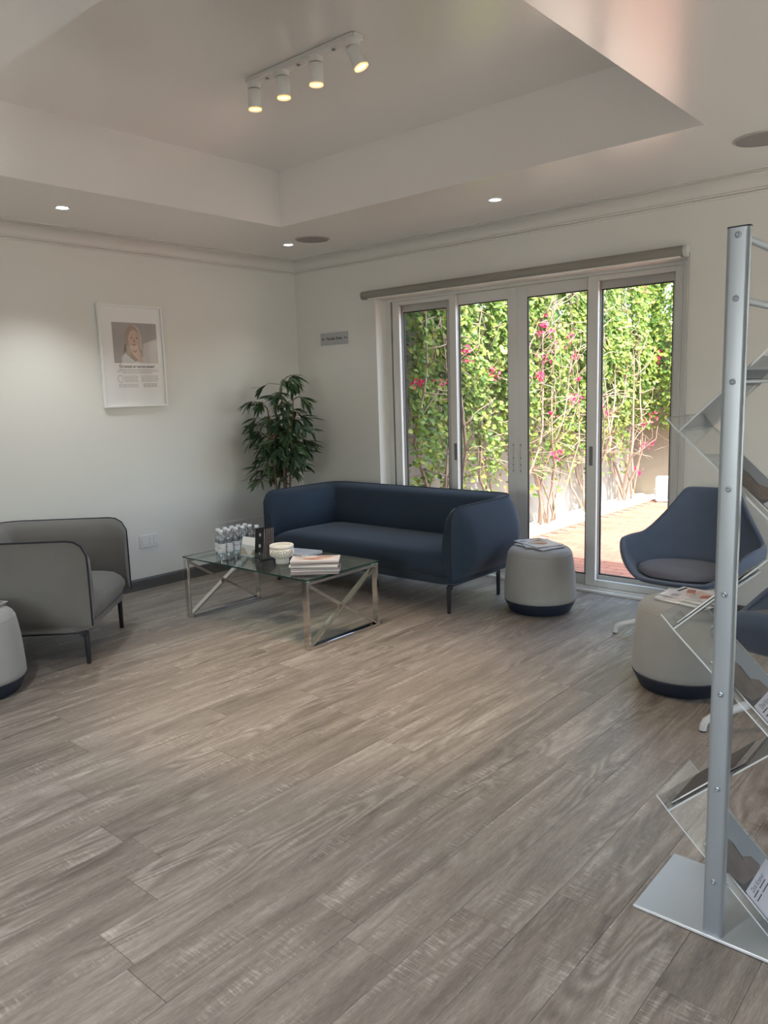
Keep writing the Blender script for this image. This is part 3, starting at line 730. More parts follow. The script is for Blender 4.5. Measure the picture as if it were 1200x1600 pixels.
# ---- brochure holder with black brochures
bh = thing('brochure_holder', 'clear acrylic brochure holder next to the white planter', 'holder', (-3.945, 3.290, TZ), math.radians(-4))
b = BM(); box(b, (-.058, -.052, 0), (.060, .052, .005), .002); box(b, (-.058, -.052, .005), (.060, -.049, .045)); box(b, (.057, -.052, .005), (.060, .052, .06)); box(b, (-.058, -.052, .005), (-.055, .052, .06)); box(b, (-.058, .049, .005), (.060, .052, .15)); obj('stand', b, 'acrylic', bh)
for k in range(6):
    l = 'black folded brochure with two round pictures standing in the clear holder' if k == 0 else ORD[k]+' black brochure back from the front one in the clear holder'
    br = thing('brochure', l, 'brochure', (-3.945+.0015*k, 3.252+.0135*k, TZ+.0055), math.radians(-4), 'black brochures in the clear holder')
    M = Matrix.Rotation(math.radians(-9), 4, 'X') @ Matrix.Rotation(math.radians(-4), 4, 'Y')
    b = BM(); obox(b, M @ Matrix.Translation((0, .0, .1)), (.096, .0045, .198), .001, 1); obj('pages', b, 'paper_pink' if k % 2 else 'paper_page', br)
    b = BM(); obox(b, M @ Matrix.Translation((0, -.0027, .1)), (.098, .0009, .200)); cv = obj('cover', b, 'paper_dark', br)
    if k == 0:
        for z, r in ((.158, .011), (.085, .012), (.035, .006)):
            b = BM(); lathe(b, [(0, 0), (r, 0), (r, .0004), (0, .0004)], 20); b.transform(M @ Matrix.Translation((.004, -.0032, z)) @ Matrix.Rotation(PI/2, 4, 'X')); obj('round_picture', fix(b), 'paper_grey', cv)
# ---- planter with face relief
pl = thing('planter', 'cream ceramic footed planter with face relief on the coffee table', 'planter', (-3.735, 3.268, TZ), math.radians(20))
b = BM(); lathe(b, [(0, 0), (.041, 0), (.043, .003), (.044, .030), (.050, .036), (.066, .046), (.0735, .060), (.0760, .078), (.0755, .094), (.0735, .100), (.0765, .102), (.0785, .110), (.0775, .119), (.0745, .122), (.0700, .120), (.0690, .102), (0, .100)], 48); obj('bowl', fix(b), 'ceramic', pl, smooth=40)
b = BM(); lathe(b, [(0, .1015), (.0688, .1010)], 32); obj('filling', b, 'soil', pl)
for k in range(6):
    a = 2*PI*k/6
    def at(u, z, out=.0): 
        rr = .0745+.0025*math.sin((z-.05)/.05*PI)+out; return (rr*math.cos(a+u), rr*math.sin(a+u), z)
    b = BM()
    tube(b, [at(0, .091, .0), at(0, .080, .004), at(0, .068, .008), at(0, .0635, .006)], [.003, .004, .0058, .003], 8)
    for s in (-1, 1):
        tube(b, [at(s*.05, .086, .001), at(s*.16, .0925, .002), at(s*.30, .091, .0015), at(s*.40, .083, .0)], [.0022, .003, .0025, .001], 6)
        tube(b, [at(s*.10, .0775, .0), at(s*.20, .0805, .003), at(s*.30, .077, .001)], [.001, .0038, .001], 8)
        tube(b, [at(s*.10, .0765, .0), at(s*.20, .0735, .0025), at(s*.30, .0765, .001)], [.001, .002, .001], 6)
    tube(b, [at(-.14, .0545, -.004), at(0, .0555, .0035), at(.14, .0545, -.004)], [.001, .0032, .001], 8)
    obj('face', b, 'ceramic', pl, smooth=True)
# ---- magazines
def magazine(loc, rz, w, h, t, cover, label, group, art=None, pages='paper_page', ct=.0005):
    m = thing('magazine', label, 'magazine', loc, rz, group)
    b = BM(); box(b, (-w/2+.001, -h/2+.002, ct*.8), (w/2-.002, h/2-.002, t-ct*.8)); obj('pages', b, pages, m)
    b = BM(); box(b, (-w/2, -h/2, t-ct), (w/2, h/2, t)); box(b, (-w/2, -h/2, 0), (w/2, h/2, ct)); box(b, (-w/2, h/2-.0009, ct), (w/2, h/2, t-ct)); cv = obj('cover', b, cover, m)
    if art: art(cv, w, h, t)
    return m
def art_portrait(cv, w, h, t):
    z = t+.0003
    b = BM(); poly(b, [(-w*.40, -h*.05, z), (-w*.1, -h*.20, z), (w*.2, -h*.16, z), (w*.36, h*.1, z), (w*.1, h*.22, z), (-w*.25, h*.16, z)]); obj('cover_picture', b, 'cover_skin', cv)
    b = BM(); poly(b, [(-w*.32, -h*.1, z+.0002), (-w*.05, -h*.30, z+.0002), (w*.18, -h*.22, z+.0002), (w*.02, -h*.05, z+.0002)]); poly(b, [(w*.05, h*.1, z+.0002), (w*.38, h*.2, z+.0002), (w*.3, h*.33, z+.0002), (w*.0, h*.25, z+.0002)]); obj('cover_print', b, 'cover_rust', cv)
    b = BM()
    for k in range(5): box(b, (-w*.44, h*(.36-.03*k), z), (-w*(.25-.03*(k % 3)), h*(.372-.03*k), z+.0001))
    box(b, (w*.02, h*.38, z), (w*.44, h*.44, z+.0001)); obj('cover_text', b, 'ink', cv)
mat('cover_skin', (.52, .40, .33), .4, noise=.5, nscale=14)
mat('cover_rust', (.36, .12, .07), .4, noise=.5, nscale=25)
mat('cover_pale', (.62, .58, .58), .3, noise=.25, nscale=7)
mat('cover_blue', (.50, .53, .60), .3, noise=.25, nscale=7)
mat('cover_dark', (.06, .05, .05), .3, noise=.5, nscale=9)
z = TZ
covers = ['cover_dark', 'cover_dark', 'paper_pink', 'cover_dark', 'cover_dark', 'paper_white', 'cover_dark', 'cover_dark', 'cover_pale']
mat('paper_pale', (.74, .66, .63), .6)
for k in range(9):
    t = (.009, .008, .0095, .0105, .008, .0095, .008, .0115, .009)[k]
    ang = .70+random.uniform(-.06, .06)
    lab = 'magazine on the very top of the stack on the coffee table' if k == 8 else 'magazine on the very bottom of the stack on the coffee table' if k == 0 else ORD[k]+' magazine up from the bottom of the stack on the coffee table'
    magazine((-3.368+random.uniform(-.008, .008), 3.212+random.uniform(-.006, .006), z), ang, .295, .155, t, covers[k], lab, 'magazines stacked on the coffee table', art_portrait if k == 8 else None, ('paper_pale', 'paper_pink', 'paper_white')[k % 3], .0012)
    z += t+.0002
z = TZ
for k in range(2):
    magazine((-3.86, 3.53, z), .12+k*.08, .26, .19, .007, ('cover_pale', 'cover_blue')[k], ('lower', 'upper')[k]+' magazine lying behind the cream planter', 'magazines behind the planter', None); z += .0072
def pouf_mags(cx, cy, specs, where, grp):
    z = .4445
    for k, (dx, dy, a, c) in enumerate(specs):
        top = k == len(specs)-1
        magazine((cx+dx, cy+dy, z), a, .215, .28, .0045, c, ('magazine with rust coloured cover art on top of ' if top else ('lowest', 'second lowest', 'third lowest')[k]+' magazine on ')+where, grp, art_portrait if top else None); z += .0047
pouf_mags(-2.625, 4.605, [(.03, -.03, 1.25, 'cover_pale'), (-.01, .0, .75, 'cover_blue'), (0, .0, 1.10, 'cover_pale')], 'the pouf beside the sofa', 'magazines on the pouf by the sofa')
pouf_mags(-1.30, 3.80, [(0, -.03, 1.35, 'paper_white'), (-.02, 0, 1.6, 'cover_pale'), (.01, .01, 1.22, 'paper_white'), (.02, .02, 1.42, 'cover_pale')], 'the pouf between the shell chairs', 'magazines on the pouf between the shell chairs')
pouf_mags(-4.22, 1.53, [(0, 0, .5, 'paper_white'), (.01, 0, .6, 'cover_dark'), (0, .01, .45, 'cover_pale')], 'the pouf by the grey armchair', 'magazines on the pouf by the armchair')

# ================================================================== magazine stand
SX, SY0, SY1 = -.610, 2.020, 2.700            # post centre x, near and far post y
st = thing('magazine_stand', 'tall aluminium magazine stand with zigzag clear acrylic shelves', 'stand', (SX, (SY0+SY1)/2, 0))
dy = (SY1-SY0)/2
b = bx((-.218, -dy-.020, .003), (.218, -dy+.298, .010), .001, 1)
bp_ = obj('foot_plate', b, 'base_plate', st)
obj('lit_plate_edge', bx((-.2185, -dy-.0225, .0025), (.2185, -dy-.0198, .0105), .0008, 1), 'lit_plate_edge', bp_)  # front edge coloured brighter for light from behind the camera
for sx in (-.19, .19):
    for sy in (-dy, -dy+.27): obj('pad', bx((sx-.012, sy-.012, 0), (sx+.012, sy+.012, .0035)), 'cap_black', bp_)
ROD_Z = [1.857-.012, 1.698]; SH_Z = [1.5, 1.236, .966, .699, .435, .168]
def stadium(w, d, r, n=6):
    pts = []
    for cx, cy, a0 in ((w/2-r, d/2-r, 0), (-w/2+r, d/2-r, PI/2), (-w/2+r, -d/2+r, PI), (w/2-r, -d/2+r, 1.5*PI)):
        pts += [(cx+r*math.cos(a0+PI/2*k/n), cy+r*math.sin(a0+PI/2*k/n)) for k in range(n+1)]
    return pts
for s in (-1, 1):
    P = stadium(.054, .026, .0105)
    b = BM(); prism(b, None, [(x, s*dy+y, .010 if s < 0 else 0) for x, y in P], [(x, s*dy+y, 1.862) for x, y in P]); po = obj('post', fix(b), 'aluminium', st, smooth=35)
    b = BM(); P2 = stadium(.055, .027, .011); prism(b, None, [(x, s*dy+y, 1.862) for x, y in P2], [(x, s*dy+y, 1.8655) for x, y in P2]); obj('end_cap', fix(b), 'cap_black', po, smooth=35)
    for z in ROD_Z+SH_Z:
        b = BM(); lathe(b, [(0, .0135), (.004, .0158), (.0072, .0148), (.0078, .0130), (0, .0130)], 18); b.transform(Matrix.Translation((0, s*dy, z)) @ Matrix.Rotation(-s*PI/2, 4, 'X')); obj('bolt', fix(b), 'bolt', po, smooth=40)
for z in ROD_Z:
    b = BM(); tube(b, [(0, -dy+.012, z), (0, dy-.012, z)], .0095, 16); obj('rod', b, 'aluminium', st, smooth=40)
YA, YZ = -dy+.020, -dy+.282
for k, z in enumerate(SH_Z):
    sg = 1 if k % 2 == 0 else -1               # +1 rises to the right (lip on the left), -1 mirrored
    b = BM(); tube(b, [(0, -dy+.012, z), (0, YZ+.006, z)], .005, 10); obj('shelf_rod', b, 'aluminium', st, smooth=40)
    ang = math.atan2(.267, .280)
    M = Matrix.Translation((0, 0, z+.006)) @ Matrix.Rotation(-sg*ang, 4, 'Y')
    b = BM(); Lh = .193
    box(b, (-Lh, YA, .0), (Lh, YZ, .004)); lx = -Lh*sg
    box(b, (min(lx, lx+sg*.004), YA, .004), (max(lx, lx+sg*.004), YZ, .052))
    fix(b); b.normal_update()
    for f in b.faces:
        if abs(f.normal.y) > .5 or f.calc_area() < .0015: f.material_index = 1
    b.transform(M); sh = obj('shelf', b, ['acrylic', 'acrylic_edge'], st)
    # clear divider tabs at the lip
    for yy in (YA+.03,):
        b = BM(); x0, x1 = sorted((lx+sg*.005, lx+sg*.040)); box(b, (x0, yy, .004), (x1, yy+.002, .030)); b.transform(M); obj('divider', b, 'acrylic', sh)
mat('card_body', (.10, .070, .054), .6, noise=.75, nscale=16)
mat('card_bg', (.19, .21, .225), .6)
mat('card_dark', (.02, .017, .018), .6)
mat('card_text', (.40, .39, .43), .45)
stand_M = st.matrix_basis.copy(); stand_M = Matrix.Translation(st.location)
for k, z in enumerate(SH_Z):
    sg = 1 if k % 2 == 0 else -1
    ang = math.atan2(.267, .280)
    M0 = Matrix.Translation((SX, SY0+.151, z+.006)) @ Matrix.Rotation(-sg*ang, 4, 'Y')
    where = ['top shelf', 'second shelf from the top', 'third shelf from the top', 'fourth shelf from the top', 'fifth shelf from the top', 'lowest shelf'][k]
    for j in range(2 if sg > 0 else 1):
        lx = -.193*sg + sg*.006
        w, hgt, t = .205, .26-.03*j, .0035
        root = thing('leaflet', ('printed booklet leaning back on the ' if j == 0 else 'second booklet lying over another on the ')+where+' of the stand', 'booklet', (0, 0, 0), 0, 'booklets on the magazine stand')
        root.matrix_world = M0 @ Matrix.Translation((lx, .005, .0045+j*.0042))
        x0, x1 = (0, hgt) if sg > 0 else (-hgt, 0)
        b = BM(); box(b, (x0, -w/2, 0), (x1, w/2, t)); obj('pages', b, 'paper_white' if sg < 0 else ('cover_dark' if j == 0 else 'paper_white'), root)
        if sg < 0:
            # cover facing right and up: reads from the low right end
            U = lambda u, v, dz=0: (x0+(1-v)*hgt, -w/2+u*w, t+.0003+dz)      # u across from near edge, v up the page
            b = BM(); poly(b, [U(0, .0), U(1, 0), U(1, 1), U(0, 1)]); cv = obj('cover', b, 'card_bg', root)
            b = BM(); poly(b, [U(.0, .40, .0002), U(.52, .36, .0002), (U(.74, .44, .0002)), U(.70, .56, .0002), U(.52, .63, .0002), U(.56, .80, .0002), U(.46, .96, .0002), U(.30, 1.0, .0002), U(.08, .90, .0002), U(.0, .72, .0002)]); obj('cover_picture', b, 'card_body', cv)
            b = BM(); b.free()
            for pts in ([(.05, .93), (.22, .89), (.42, .98), (.30, 1.0), (.14, 1.0)], [(.46, .60), (.52, .63), (.56, .78), (.53, .80), (.50, .66)], [(0, .40), (.52, .36), (.40, .43), (.1, .47), (0, .60)], [(.0, .86), (.06, .84), (.05, .70), (.0, .66)]):
                b = BM(); poly(b, [U(u, v, .0004) for u, v in pts]); obj('cover_shade', b, 'card_dark', cv)
            b = BM(); poly(b, [U(.03, .02, .0006), U(.97, .02, .0006), U(.97, .42, .0006), U(.03, .42, .0006)]); tx = obj('text_card', b, 'card_text', cv)
            R = Matrix(((0, -1, 0, 0), (1, 0, 0, 0), (0, 0, 1, 0), (0, 0, 0, 1)))
            for s, u, v, size in (('Dirk Kremer', .40, .365, .019), ('Medical Doctor', .38, .315, .014), ('Plastic Surgeon', .40, .27, .014)):
                if s == 'Medical Doctor' or s == 'Plastic Surgeon': s = ''
                if s: text('writing', s, size, 'ink', tx, Matrix.Translation(Vector(U(u, v, .0009))) @ R)
            b = BM()
            for q in range(2):
                poly(b, [U(.10, .315-.045*q, .0009), U(.30, .315-.045*q, .0009), U(.30, .327-.045*q, .0009), U(.10, .327-.045*q, .0009)])
                poly(b, [U(.34, .315-.045*q, .0009), U(.60, .315-.045*q, .0009), U(.60, .327-.045*q, .0009), U(.34, .327-.045*q, .0009)])
            poly(b, [U(.10, .06, .0009), U(.8, .06, .0009), U(.7, .17, .0009), U(.2, .15, .0009)])
            obj('print', b, 'card_dark', tx)
        else:
            b = BM(); box(b, (x0, -w/2, t), (x1, w/2, t+.0006)); obj('cover', b, ('cover_pale', 'cover_dark')[j], root)

# ================================================================== wall items
# framed poster on the left wall
fy0, fy1, fz0, fz1 = 3.076, 3.621, 1.449, 2.215
pf = thing('framed_poster', 'white framed poster of a smiling blonde woman hanging on the wall', 'poster', (XL, (fy0+fy1)/2, (fz0+fz1)/2))
w2, h2 = (fy1-fy0)/2, (fz1-fz0)/2; fw, dp = .014, .034
b = BM()
for q in ((-w2, w2, h2-fw, h2), (-w2, w2, -h2, -h2+fw), (-w2, -w2+fw, -h2+fw, h2-fw), (w2-fw, w2, -h2+fw, h2-fw)): box(b, (0.002, q[0], q[2]), (dp, q[1], q[3]), .001, 1)
obj('frame', b, 'frame_paint', pf)
obj('mat_board', bx((.016, -w2+fw, -h2+fw), (.019, w2-fw, h2-fw)), 'mat_board', pf)
pcy = 3.379-(fy0+fy1)/2; pw, pz0, pz1 = .195, 1.567-(fz0+fz1)/2, 2.086-(fz0+fz1)/2
b = BM(); box(b, (.019, pcy-pw, pz0), (.0197, pcy+pw, pz1)); sheet = obj('poster_sheet', b, 'paper_white', pf)
mat('photo_grey', (.42, .39, .375), .5, noise=.12, nscale=4); mat('photo_pale', (.64, .60, .56), .5, noise=.15, nscale=5)
mat('hair', (.42, .33, .255), .5, noise=.3, nscale=12, stretch=(1, 8, 1)); mat('hair_dark', (.20, .14, .10), .5); mat('hair_light', (.60, .53, .46), .5); mat('skin', (.62, .45, .36), .5); mat('skin_shade', (.40, .26, .20), .5); mat('shirt', (.66, .64, .63), .5, noise=.1, nscale=20); mat('lips', (.36, .14, .12), .5)
def S(u, v, d=0): return (.0198+d*3, pcy-pw+2*pw*u, pz0+(pz1-pz0)*v)
def flat(name, pts, m, d): 
    b = BM(); poly(b, [S(u, v, d) for u, v in pts]); return obj(name, b, m, sheet)
def ell(cx, cy, rx, ry, n=20, rot=0): return [(cx+rx*math.cos(2*PI*k/n), cy+ry*math.sin(2*PI*k/n)) for k in range(n)]
flat('photo_backdrop', [(0, .415), (.98, .415), (.98, 1), (0, 1)], 'photo_grey', .0001)
flat('photo_corner', [(.62, .415), (.98, .415), (.98, .78), (.66, .70)], 'photo_pale', .0002)
flat('hair_shape', [(.20, .55), (.24, .47), (.30, .50), (.42, .50), (.60, .55), (.62, .70), (.60, .84), (.56, .93), (.47, .97), (.38, .96), (.30, .88), (.25, .72)], 'hair', .0003)
flat('shirt_shape', [(.15, .415), (.16, .50), (.25, .56), (.36, .49), (.46, .44), (.58, .45), (.62, .50), (.68, .54), (.72, .415)], 'shirt', .0004)
flat('neck', [(.36, .60), (.55, .60), (.56, .50), (.50, .45), (.44, .445), (.36, .50)], 'skin_shade', .0005)
flat('face', ell(.455, .745, .125, .150, 28), 'skin', .0006)
flat('hair_shape', [(.26, .56), (.34, .52), (.34, .70), (.335, .82), (.39, .92), (.34, .93), (.27, .84)], 'hair', .0007)
flat('hair_shape', [(.42, .955), (.50, .95), (.56, .88), (.585, .76), (.575, .62), (.63, .60), (.625, .80), (.57, .93), (.48, .975)], 'hair_light', .0007)
flat('hair_shape', [(.205, .545), (.28, .60), (.27, .70), (.235, .66)], 'hair_dark', .00075)
for cx in (.405, .525):
    flat('eye', ell(cx, .782, .026, .0085, 12), 'hair_dark', .0008); flat('brow', [(cx-.036, .808), (cx+.034, .812), (cx+.03, .819), (cx-.02, .818)], 'hair', .0008)
flat('nose', [(.458, .775), (.485, .725), (.468, .718), (.445, .722)], 'skin_shade', .0007)
flat('mouth', [(.405, .683), (.44, .690), (.47, .688), (.515, .685), (.47, .671), (.43, .672)], 'lips', .0008)
flat('hand', [(.345, .645), (.365, .66), (.385, .62), (.42, .585), (.46, .565), (.50, .58), (.53, .635), (.55, .63), (.575, .58), (.60, .55), (.625, .43), (.55, .43), (.47, .50), (.40, .55)], 'skin', .0009)
TM = lambda u, v, d=.0006: Matrix.Translation(Vector(S(u, v, d))) @ Matrix(((0, 0, 1, 0), (1, 0, 0, 0), (0, 1, 0, 0), (0, 0, 0, 1)))
text('headline', 'To tweak or not to tweak?', .0285, 'ink', sheet, TM(.49, .365), bold=.0002)
b = BM()
def bar(u0, u1, v, t=.0055): poly(b, [S(u0, v, .0005), S(u1, v, .0005), S(u1, v+t, .0005), S(u0, v+t, .0005)])
for v, u0, u1 in ((.315, .08, .93), (.292, .04, .97), (.268, .17, .82)):
    u = u0
    while u < u1:
        l = random.uniform(.03, .09); bar(u, min(u+l, u1), v); u += l+.012
for c0, c1, rows in ((.19, .50, range(5)), (.06, .50, range(6, 9)), (.56, .95, range(5)), (.60, .92, range(6, 9))):
    for r in rows:
        u = c0; v = .222-.0195*r
        while u < c1-.02:
            l = random.uniform(.03, .08); bar(u, min(u+l, c1), v, .0045 if c0 != .60 else .0065); u += l+.012
obj('body_text', b, 'ink_grey', sheet)
b = BM(); n = 28
for k in range(n):
    a, c = 2*PI*k/n, 2*PI*(k+1)/n
    poly(b, [S(.105+.058*math.cos(q)*f, .185+.052*math.sin(q)*f, .0005) for q, f in ((a, 1), (c, 1), (c, .93), (a, .93))])
obj('drop_cap', b, 'ink', sheet)
b = BM(); poly(b, [(.0262, -w2+fw, -h2+fw), (.0262, w2-fw, -h2+fw), (.0262, w2-fw, h2-fw), (.0262, -w2+fw, h2-fw)]); obj('glazing', b, 'frame_glass', pf)

# wall sign beside the door
sg_ = thing('wall_sign', 'small grey wall sign reading Female Area', 'sign', (-4.963, YD, 1.992))
obj('plate', bx((-.172, -.006, -.054), (.172, 0, .054), .0015, 1), 'sign_silver', sg_)
SM = lambda x, z: Matrix.Translation((x, -.0063, z)) @ Matrix.Rotation(PI/2, 4, 'X')
text('sign_text', 'Female Area', .038, 'ink', sg_, SM(0, 0), bold=.0009)
for pts in ([(-.155, 0), (-.143, .008), (-.132, .004), (-.120, .003), (-.120, -.003), (-.132, -.004), (-.143, -.008)], [(.122, 0), (.134, .008), (.140, 0), (.134, -.008)], [(.163, 0), (.151, .008), (.146, 0), (.151, -.008)]):
    b = BM(); poly(b, [(x, -.0063, z) for x, z in pts]); obj('arrow', b, 'ink', sg_)

# sockets on the left wall
def socket(y0, y1, z0, z1, label, double, group=None):
    t = thing('wall_socket', label, 'socket', (XL, (y0+y1)/2, (z0+z1)/2), 0, group)
    w, h = (y1-y0)/2, (z1-z0)/2
    obj('plate', bx((0, -w, -h), (.010, w, h), .003), 'socket_plastic', t)
    for u0, u1 in (((-.8, .0), (.06, .42), (.47, .82)) if double else ((-.72, .72),)):
        obj('insert', bx((.009, u0*w, -h*.55), (.0125, u1*w, h*.60), .0012), 'socket_plastic', t)
        obj('joint', bx((.009, u0*w-.0012, -h*.58), (.0106, u1*w+.0012, h*.63)), 'socket_line', t)
socket(3.285, 3.453, .333, .433, 'wide white socket plate on the wall between armchair and coffee table', True)
for k in range(5): socket(4.044+.109*k, 4.044+.109*k+.1075, .318, .423, ORD[4-k]+' square socket plate from the bamboo plant in the row of five', False, 'row of socket plates low on the wall')

# ------------------------------------------------------------------ bamboo plant in the corner
bp = thing('bamboo_plant', 'artificial bamboo plant with narrow green leaves behind the sofa', 'plant', (-5.135, 4.535, 0))
b = BM(); lathe(b, [(0, 0), (.105, 0), (.112, .01), (.135, .27), (.140, .285), (.128, .285), (.122, .26), (0, .255)], 36); pot = obj('pot', fix(b), 'pot_grey', bp, smooth=40)
b = BM(); lathe(b, [(0, .262), (.122, .258)], 24); obj('soil', b, 'soil', pot)
stems = []
rs = random.Random(11)
for k, (x, y, lx_, ly_, top) in enumerate([(-.03, -.02, -.05, -.03, 1.40), (.02, .0, .03, .01, 1.62), (.03, .04, .07, .05, 1.47), (-.01, .05, -.03, .06, 1.30), (.0, -.04, .0, -.08, 1.22)]):
    pts = [(x+lx_*(q/10)**1.5+rs.uniform(-.004, .004), y+ly_*(q/10)**1.5+rs.uniform(-.004, .004), .26+(top-.26)*q/10) for q in range(11)]
    b = BM(); tube(b, pts, [.011-.0006*q for q in range(11)], 8); obj('stem', b, 'stem_brown', bp, smooth=True); stems.append([Vector(p) for p in pts])
def leaf_geo(L=.13, Wd=.011, n=6):
    v, f = [], []
    for k in range(n+1):
        u = k/n; wv = Wd*math.sin(PI*min(1, u*.93+.05))**.8 if 0 < k < n else .0008
        z = -.025*u*u*L/.13
        v += [(u*L, -wv, z+.15*wv), (u*L, 0, z), (u*L, wv, z+.15*wv)]
    for k in range(n):
        a = 3*k; f += [(a, a+3, a+4, a+1), (a+1, a+4, a+5, a+2)]
    return v, f
LV, LF = leaf_geo(.135, .0135)
lme = bpy.data.meshes.new('leaf'); lme.from_pydata(LV, [], LF); lme.materials.append(MATS['leaf_bamboo'])
leaves = []; twigs = BM()
for st_ in range(150):
    s = rs.choices(range(5), [3, 5, 4, 2, 2])[0]; P = stems[s]; u = rs.uniform(.30, 1.0)**.75 if st_ > 12 else 1.0; i = min(9, int(u*10)); p = P[i].lerp(P[i+1], u*10-i)
    a = rs.uniform(0, 2*PI); ln = rs.uniform(.10, .26)*(1 if u < .85 else .75); up = rs.uniform(.0, .55)
    d = Vector((math.cos(a), math.sin(a), up)).normalized(); q1 = p+d*ln*.6+Vector((0, 0, .01)); q2 = p+d*ln+Vector((0, 0, -.03))
    if q2.x < -.25: q2.x = -.25
    tube(twigs, [p, q1, q2], [.0025, .002, .001], 4)
    for k in range(rs.randint(5, 8)):
        base = q1.lerp(q2, rs.uniform(.1, 1)); aa = a+rs.uniform(-1.0, 1.0); pt = rs.uniform(-.95, .15)
        leaves.append((base, aa, pt, rs.uniform(-.6, .6), rs.uniform(.75, 1.2)))
obj('twig', twigs, 'stem_brown', bp)
def leaf_matrix(L):
    base, aa, pt, rl, sc = L
    return Matrix.Translation(base) @ Matrix.Rotation(aa, 4, 'Z') @ Matrix.Rotation(-pt, 4, 'Y') @ Matrix.Rotation(rl, 4, 'X') @ Matrix.Scale(sc, 4)
leaves = [L for L in leaves if not (L[0].z < .95 and (leaf_matrix(L) @ Vector((.13, 0, -.02))).x > .13) and (leaf_matrix(L) @ Vector((.13, 0, -.02))).x > -.300]
camdir = (Vector((0, 0, 1.5))-Vector((-5.135, 4.535, 1.1))).normalized()
leaves.sort(key=lambda L: -(L[0]-Vector((0, 0, 1.1))).dot(camdir))
for L in leaves[:300]:
    o = bpy.data.objects.new('leaf', lme); COL.objects.link(o); o.parent = bp; o.matrix_local = leaf_matrix(L)
v, f = [], []
for L in leaves[300:]:
    M = leaf_matrix(L); n0 = len(v); v += [tuple(M @ Vector(c)) for c in LV]; f += [tuple(n0+i for i in q) for q in LF]
o = obj('rear_foliage', (v, [], f), 'leaf_bamboo', bp); o['kind'] = 'stuff'

# ================================================================== the garden
GZ = -.12
bm = BM(); box(bm, (-30, YO, GZ-.25), (30, 40, GZ-.06)); box(bm, (XR+.2, -40, GZ-.25), (30, YO, GZ-.06)); box(bm, (-30, -40, GZ-.25), (XR+.2, YB-.2, GZ-.06))
structure(obj('ground', bm, 'ground_soil'))
patio = structure(obj('patio', bx((-4.26, YO, GZ-.06), (3.0, 11.2, GZ-.012)), 'paver_bed'))
obj('patio_edge', bx((-4.285, 5.62, GZ-.06), (-4.262, 11.2, GZ+.004), .003), 'paver', patio)
pw_, pl_ = .108, .212
cells = []
y = YO+.02; row = 0
while y < 11.1:
    x = -4.26+(pl_/2 if row % 2 else 0)
    while x < 2.4: cells.append((x, y)); x += pl_
    y += pw_; row += 1
def seen(c):
    x, y = c[0]+.1, c[1]+.05; s = 5.26/y
    return -3.15 < x*s < -1.98 and y < 11
cells.sort(key=lambda c: (not seen(c), c[1]))
pm = None
for c in cells[:300]:
    if pm is None: o = obj('paver', bx((.004, .004, -.012), (pl_-.004, pw_-.004, 0), .003, 1), 'paver', patio); pm = o.data
    else: o = bpy.data.objects.new('paver', pm); COL.objects.link(o); o.parent = patio
    o.location = (c[0], c[1], GZ)
bv = [v.co.copy() for v in pm.vertices]; bf = [tuple(p.vertices) for p in pm.polygons]
v, f = [], []
for c in cells[300:]:
    n0 = len(v); v += [(q.x+c[0], q.y+c[1], q.z+GZ) for q in bv]; f += [tuple(n0+i for i in p) for p in bf]
o = obj('far_pavers', (v, [], f), 'paver', patio); o['kind'] = 'stuff'
# garden walls
GX, GY = -4.78, 11.2
structure(obj('wall_garden_side', bx((GX-.2, YO+.05, GZ-.2), (GX, GY+.2, 2.35)), 'garden_wall'))
structure(obj('wall_garden_end', bx((GX, GY, GZ-.2), (4, GY+.2, 2.35)), 'end_wall'))
bk = structure(obj('wall_outer_pier', bx((OX0-.30, YO, GZ-.1), (OX0-.024, YO+.115, 3.3)), 'mortar'))
bme = None; z = GZ; row = 0
while z < 2.7:
    for xa in ((OX0-.236,) if row % 2 else (OX0-.13,)):
        w_ = .225 if row % 2 else .118
        o = obj('brick', bx((0, 0, .003), (w_, .120, .070), .002, 1), 'brick_orange', bk); o.location = (xa, YO+.001, z)
    z += .076; row += 1
# white gravel bed
ico = BM(); bmesh.ops.create_icosphere(ico, subdivisions=1, radius=1)
iv = np.array([v.co[:] for v in ico.verts]); iff = np.array([[v.index for v in f.verts] for f in ico.faces]); ico.free()
n = 3600
ctr = np.stack([rng.uniform(GX+.03, -4.30, n), rng.uniform(5.9, 11.15, n), rng.uniform(GZ-.02, GZ+.012, n)], 1)
sc = rng.uniform(.018, .034, (n, 1))*np.stack([rng.uniform(.8, 1.3, n), rng.uniform(.8, 1.3, n), rng.uniform(.5, .8, n)], 1)
V = (iv[None]*sc[:, None]+rng.normal(0, .002, (n, len(iv), 3))+ctr[:, None]).reshape(-1, 3); Fc = (iff[None]+np.arange(n)[:, None, None]*len(iv)).reshape(-1, 3)
g = obj('gravel', (V.tolist(), [], Fc.tolist()), 'pebble'); g['kind'] = 'stuff'; tag(g, 'white pebble gravel strip along the foot of the garden wall', 'gravel')
structure(obj('gravel_bed', bx((GX, 5.6, GZ-.06), (-4.285, 11.2, GZ-.012)), 'pebble'))

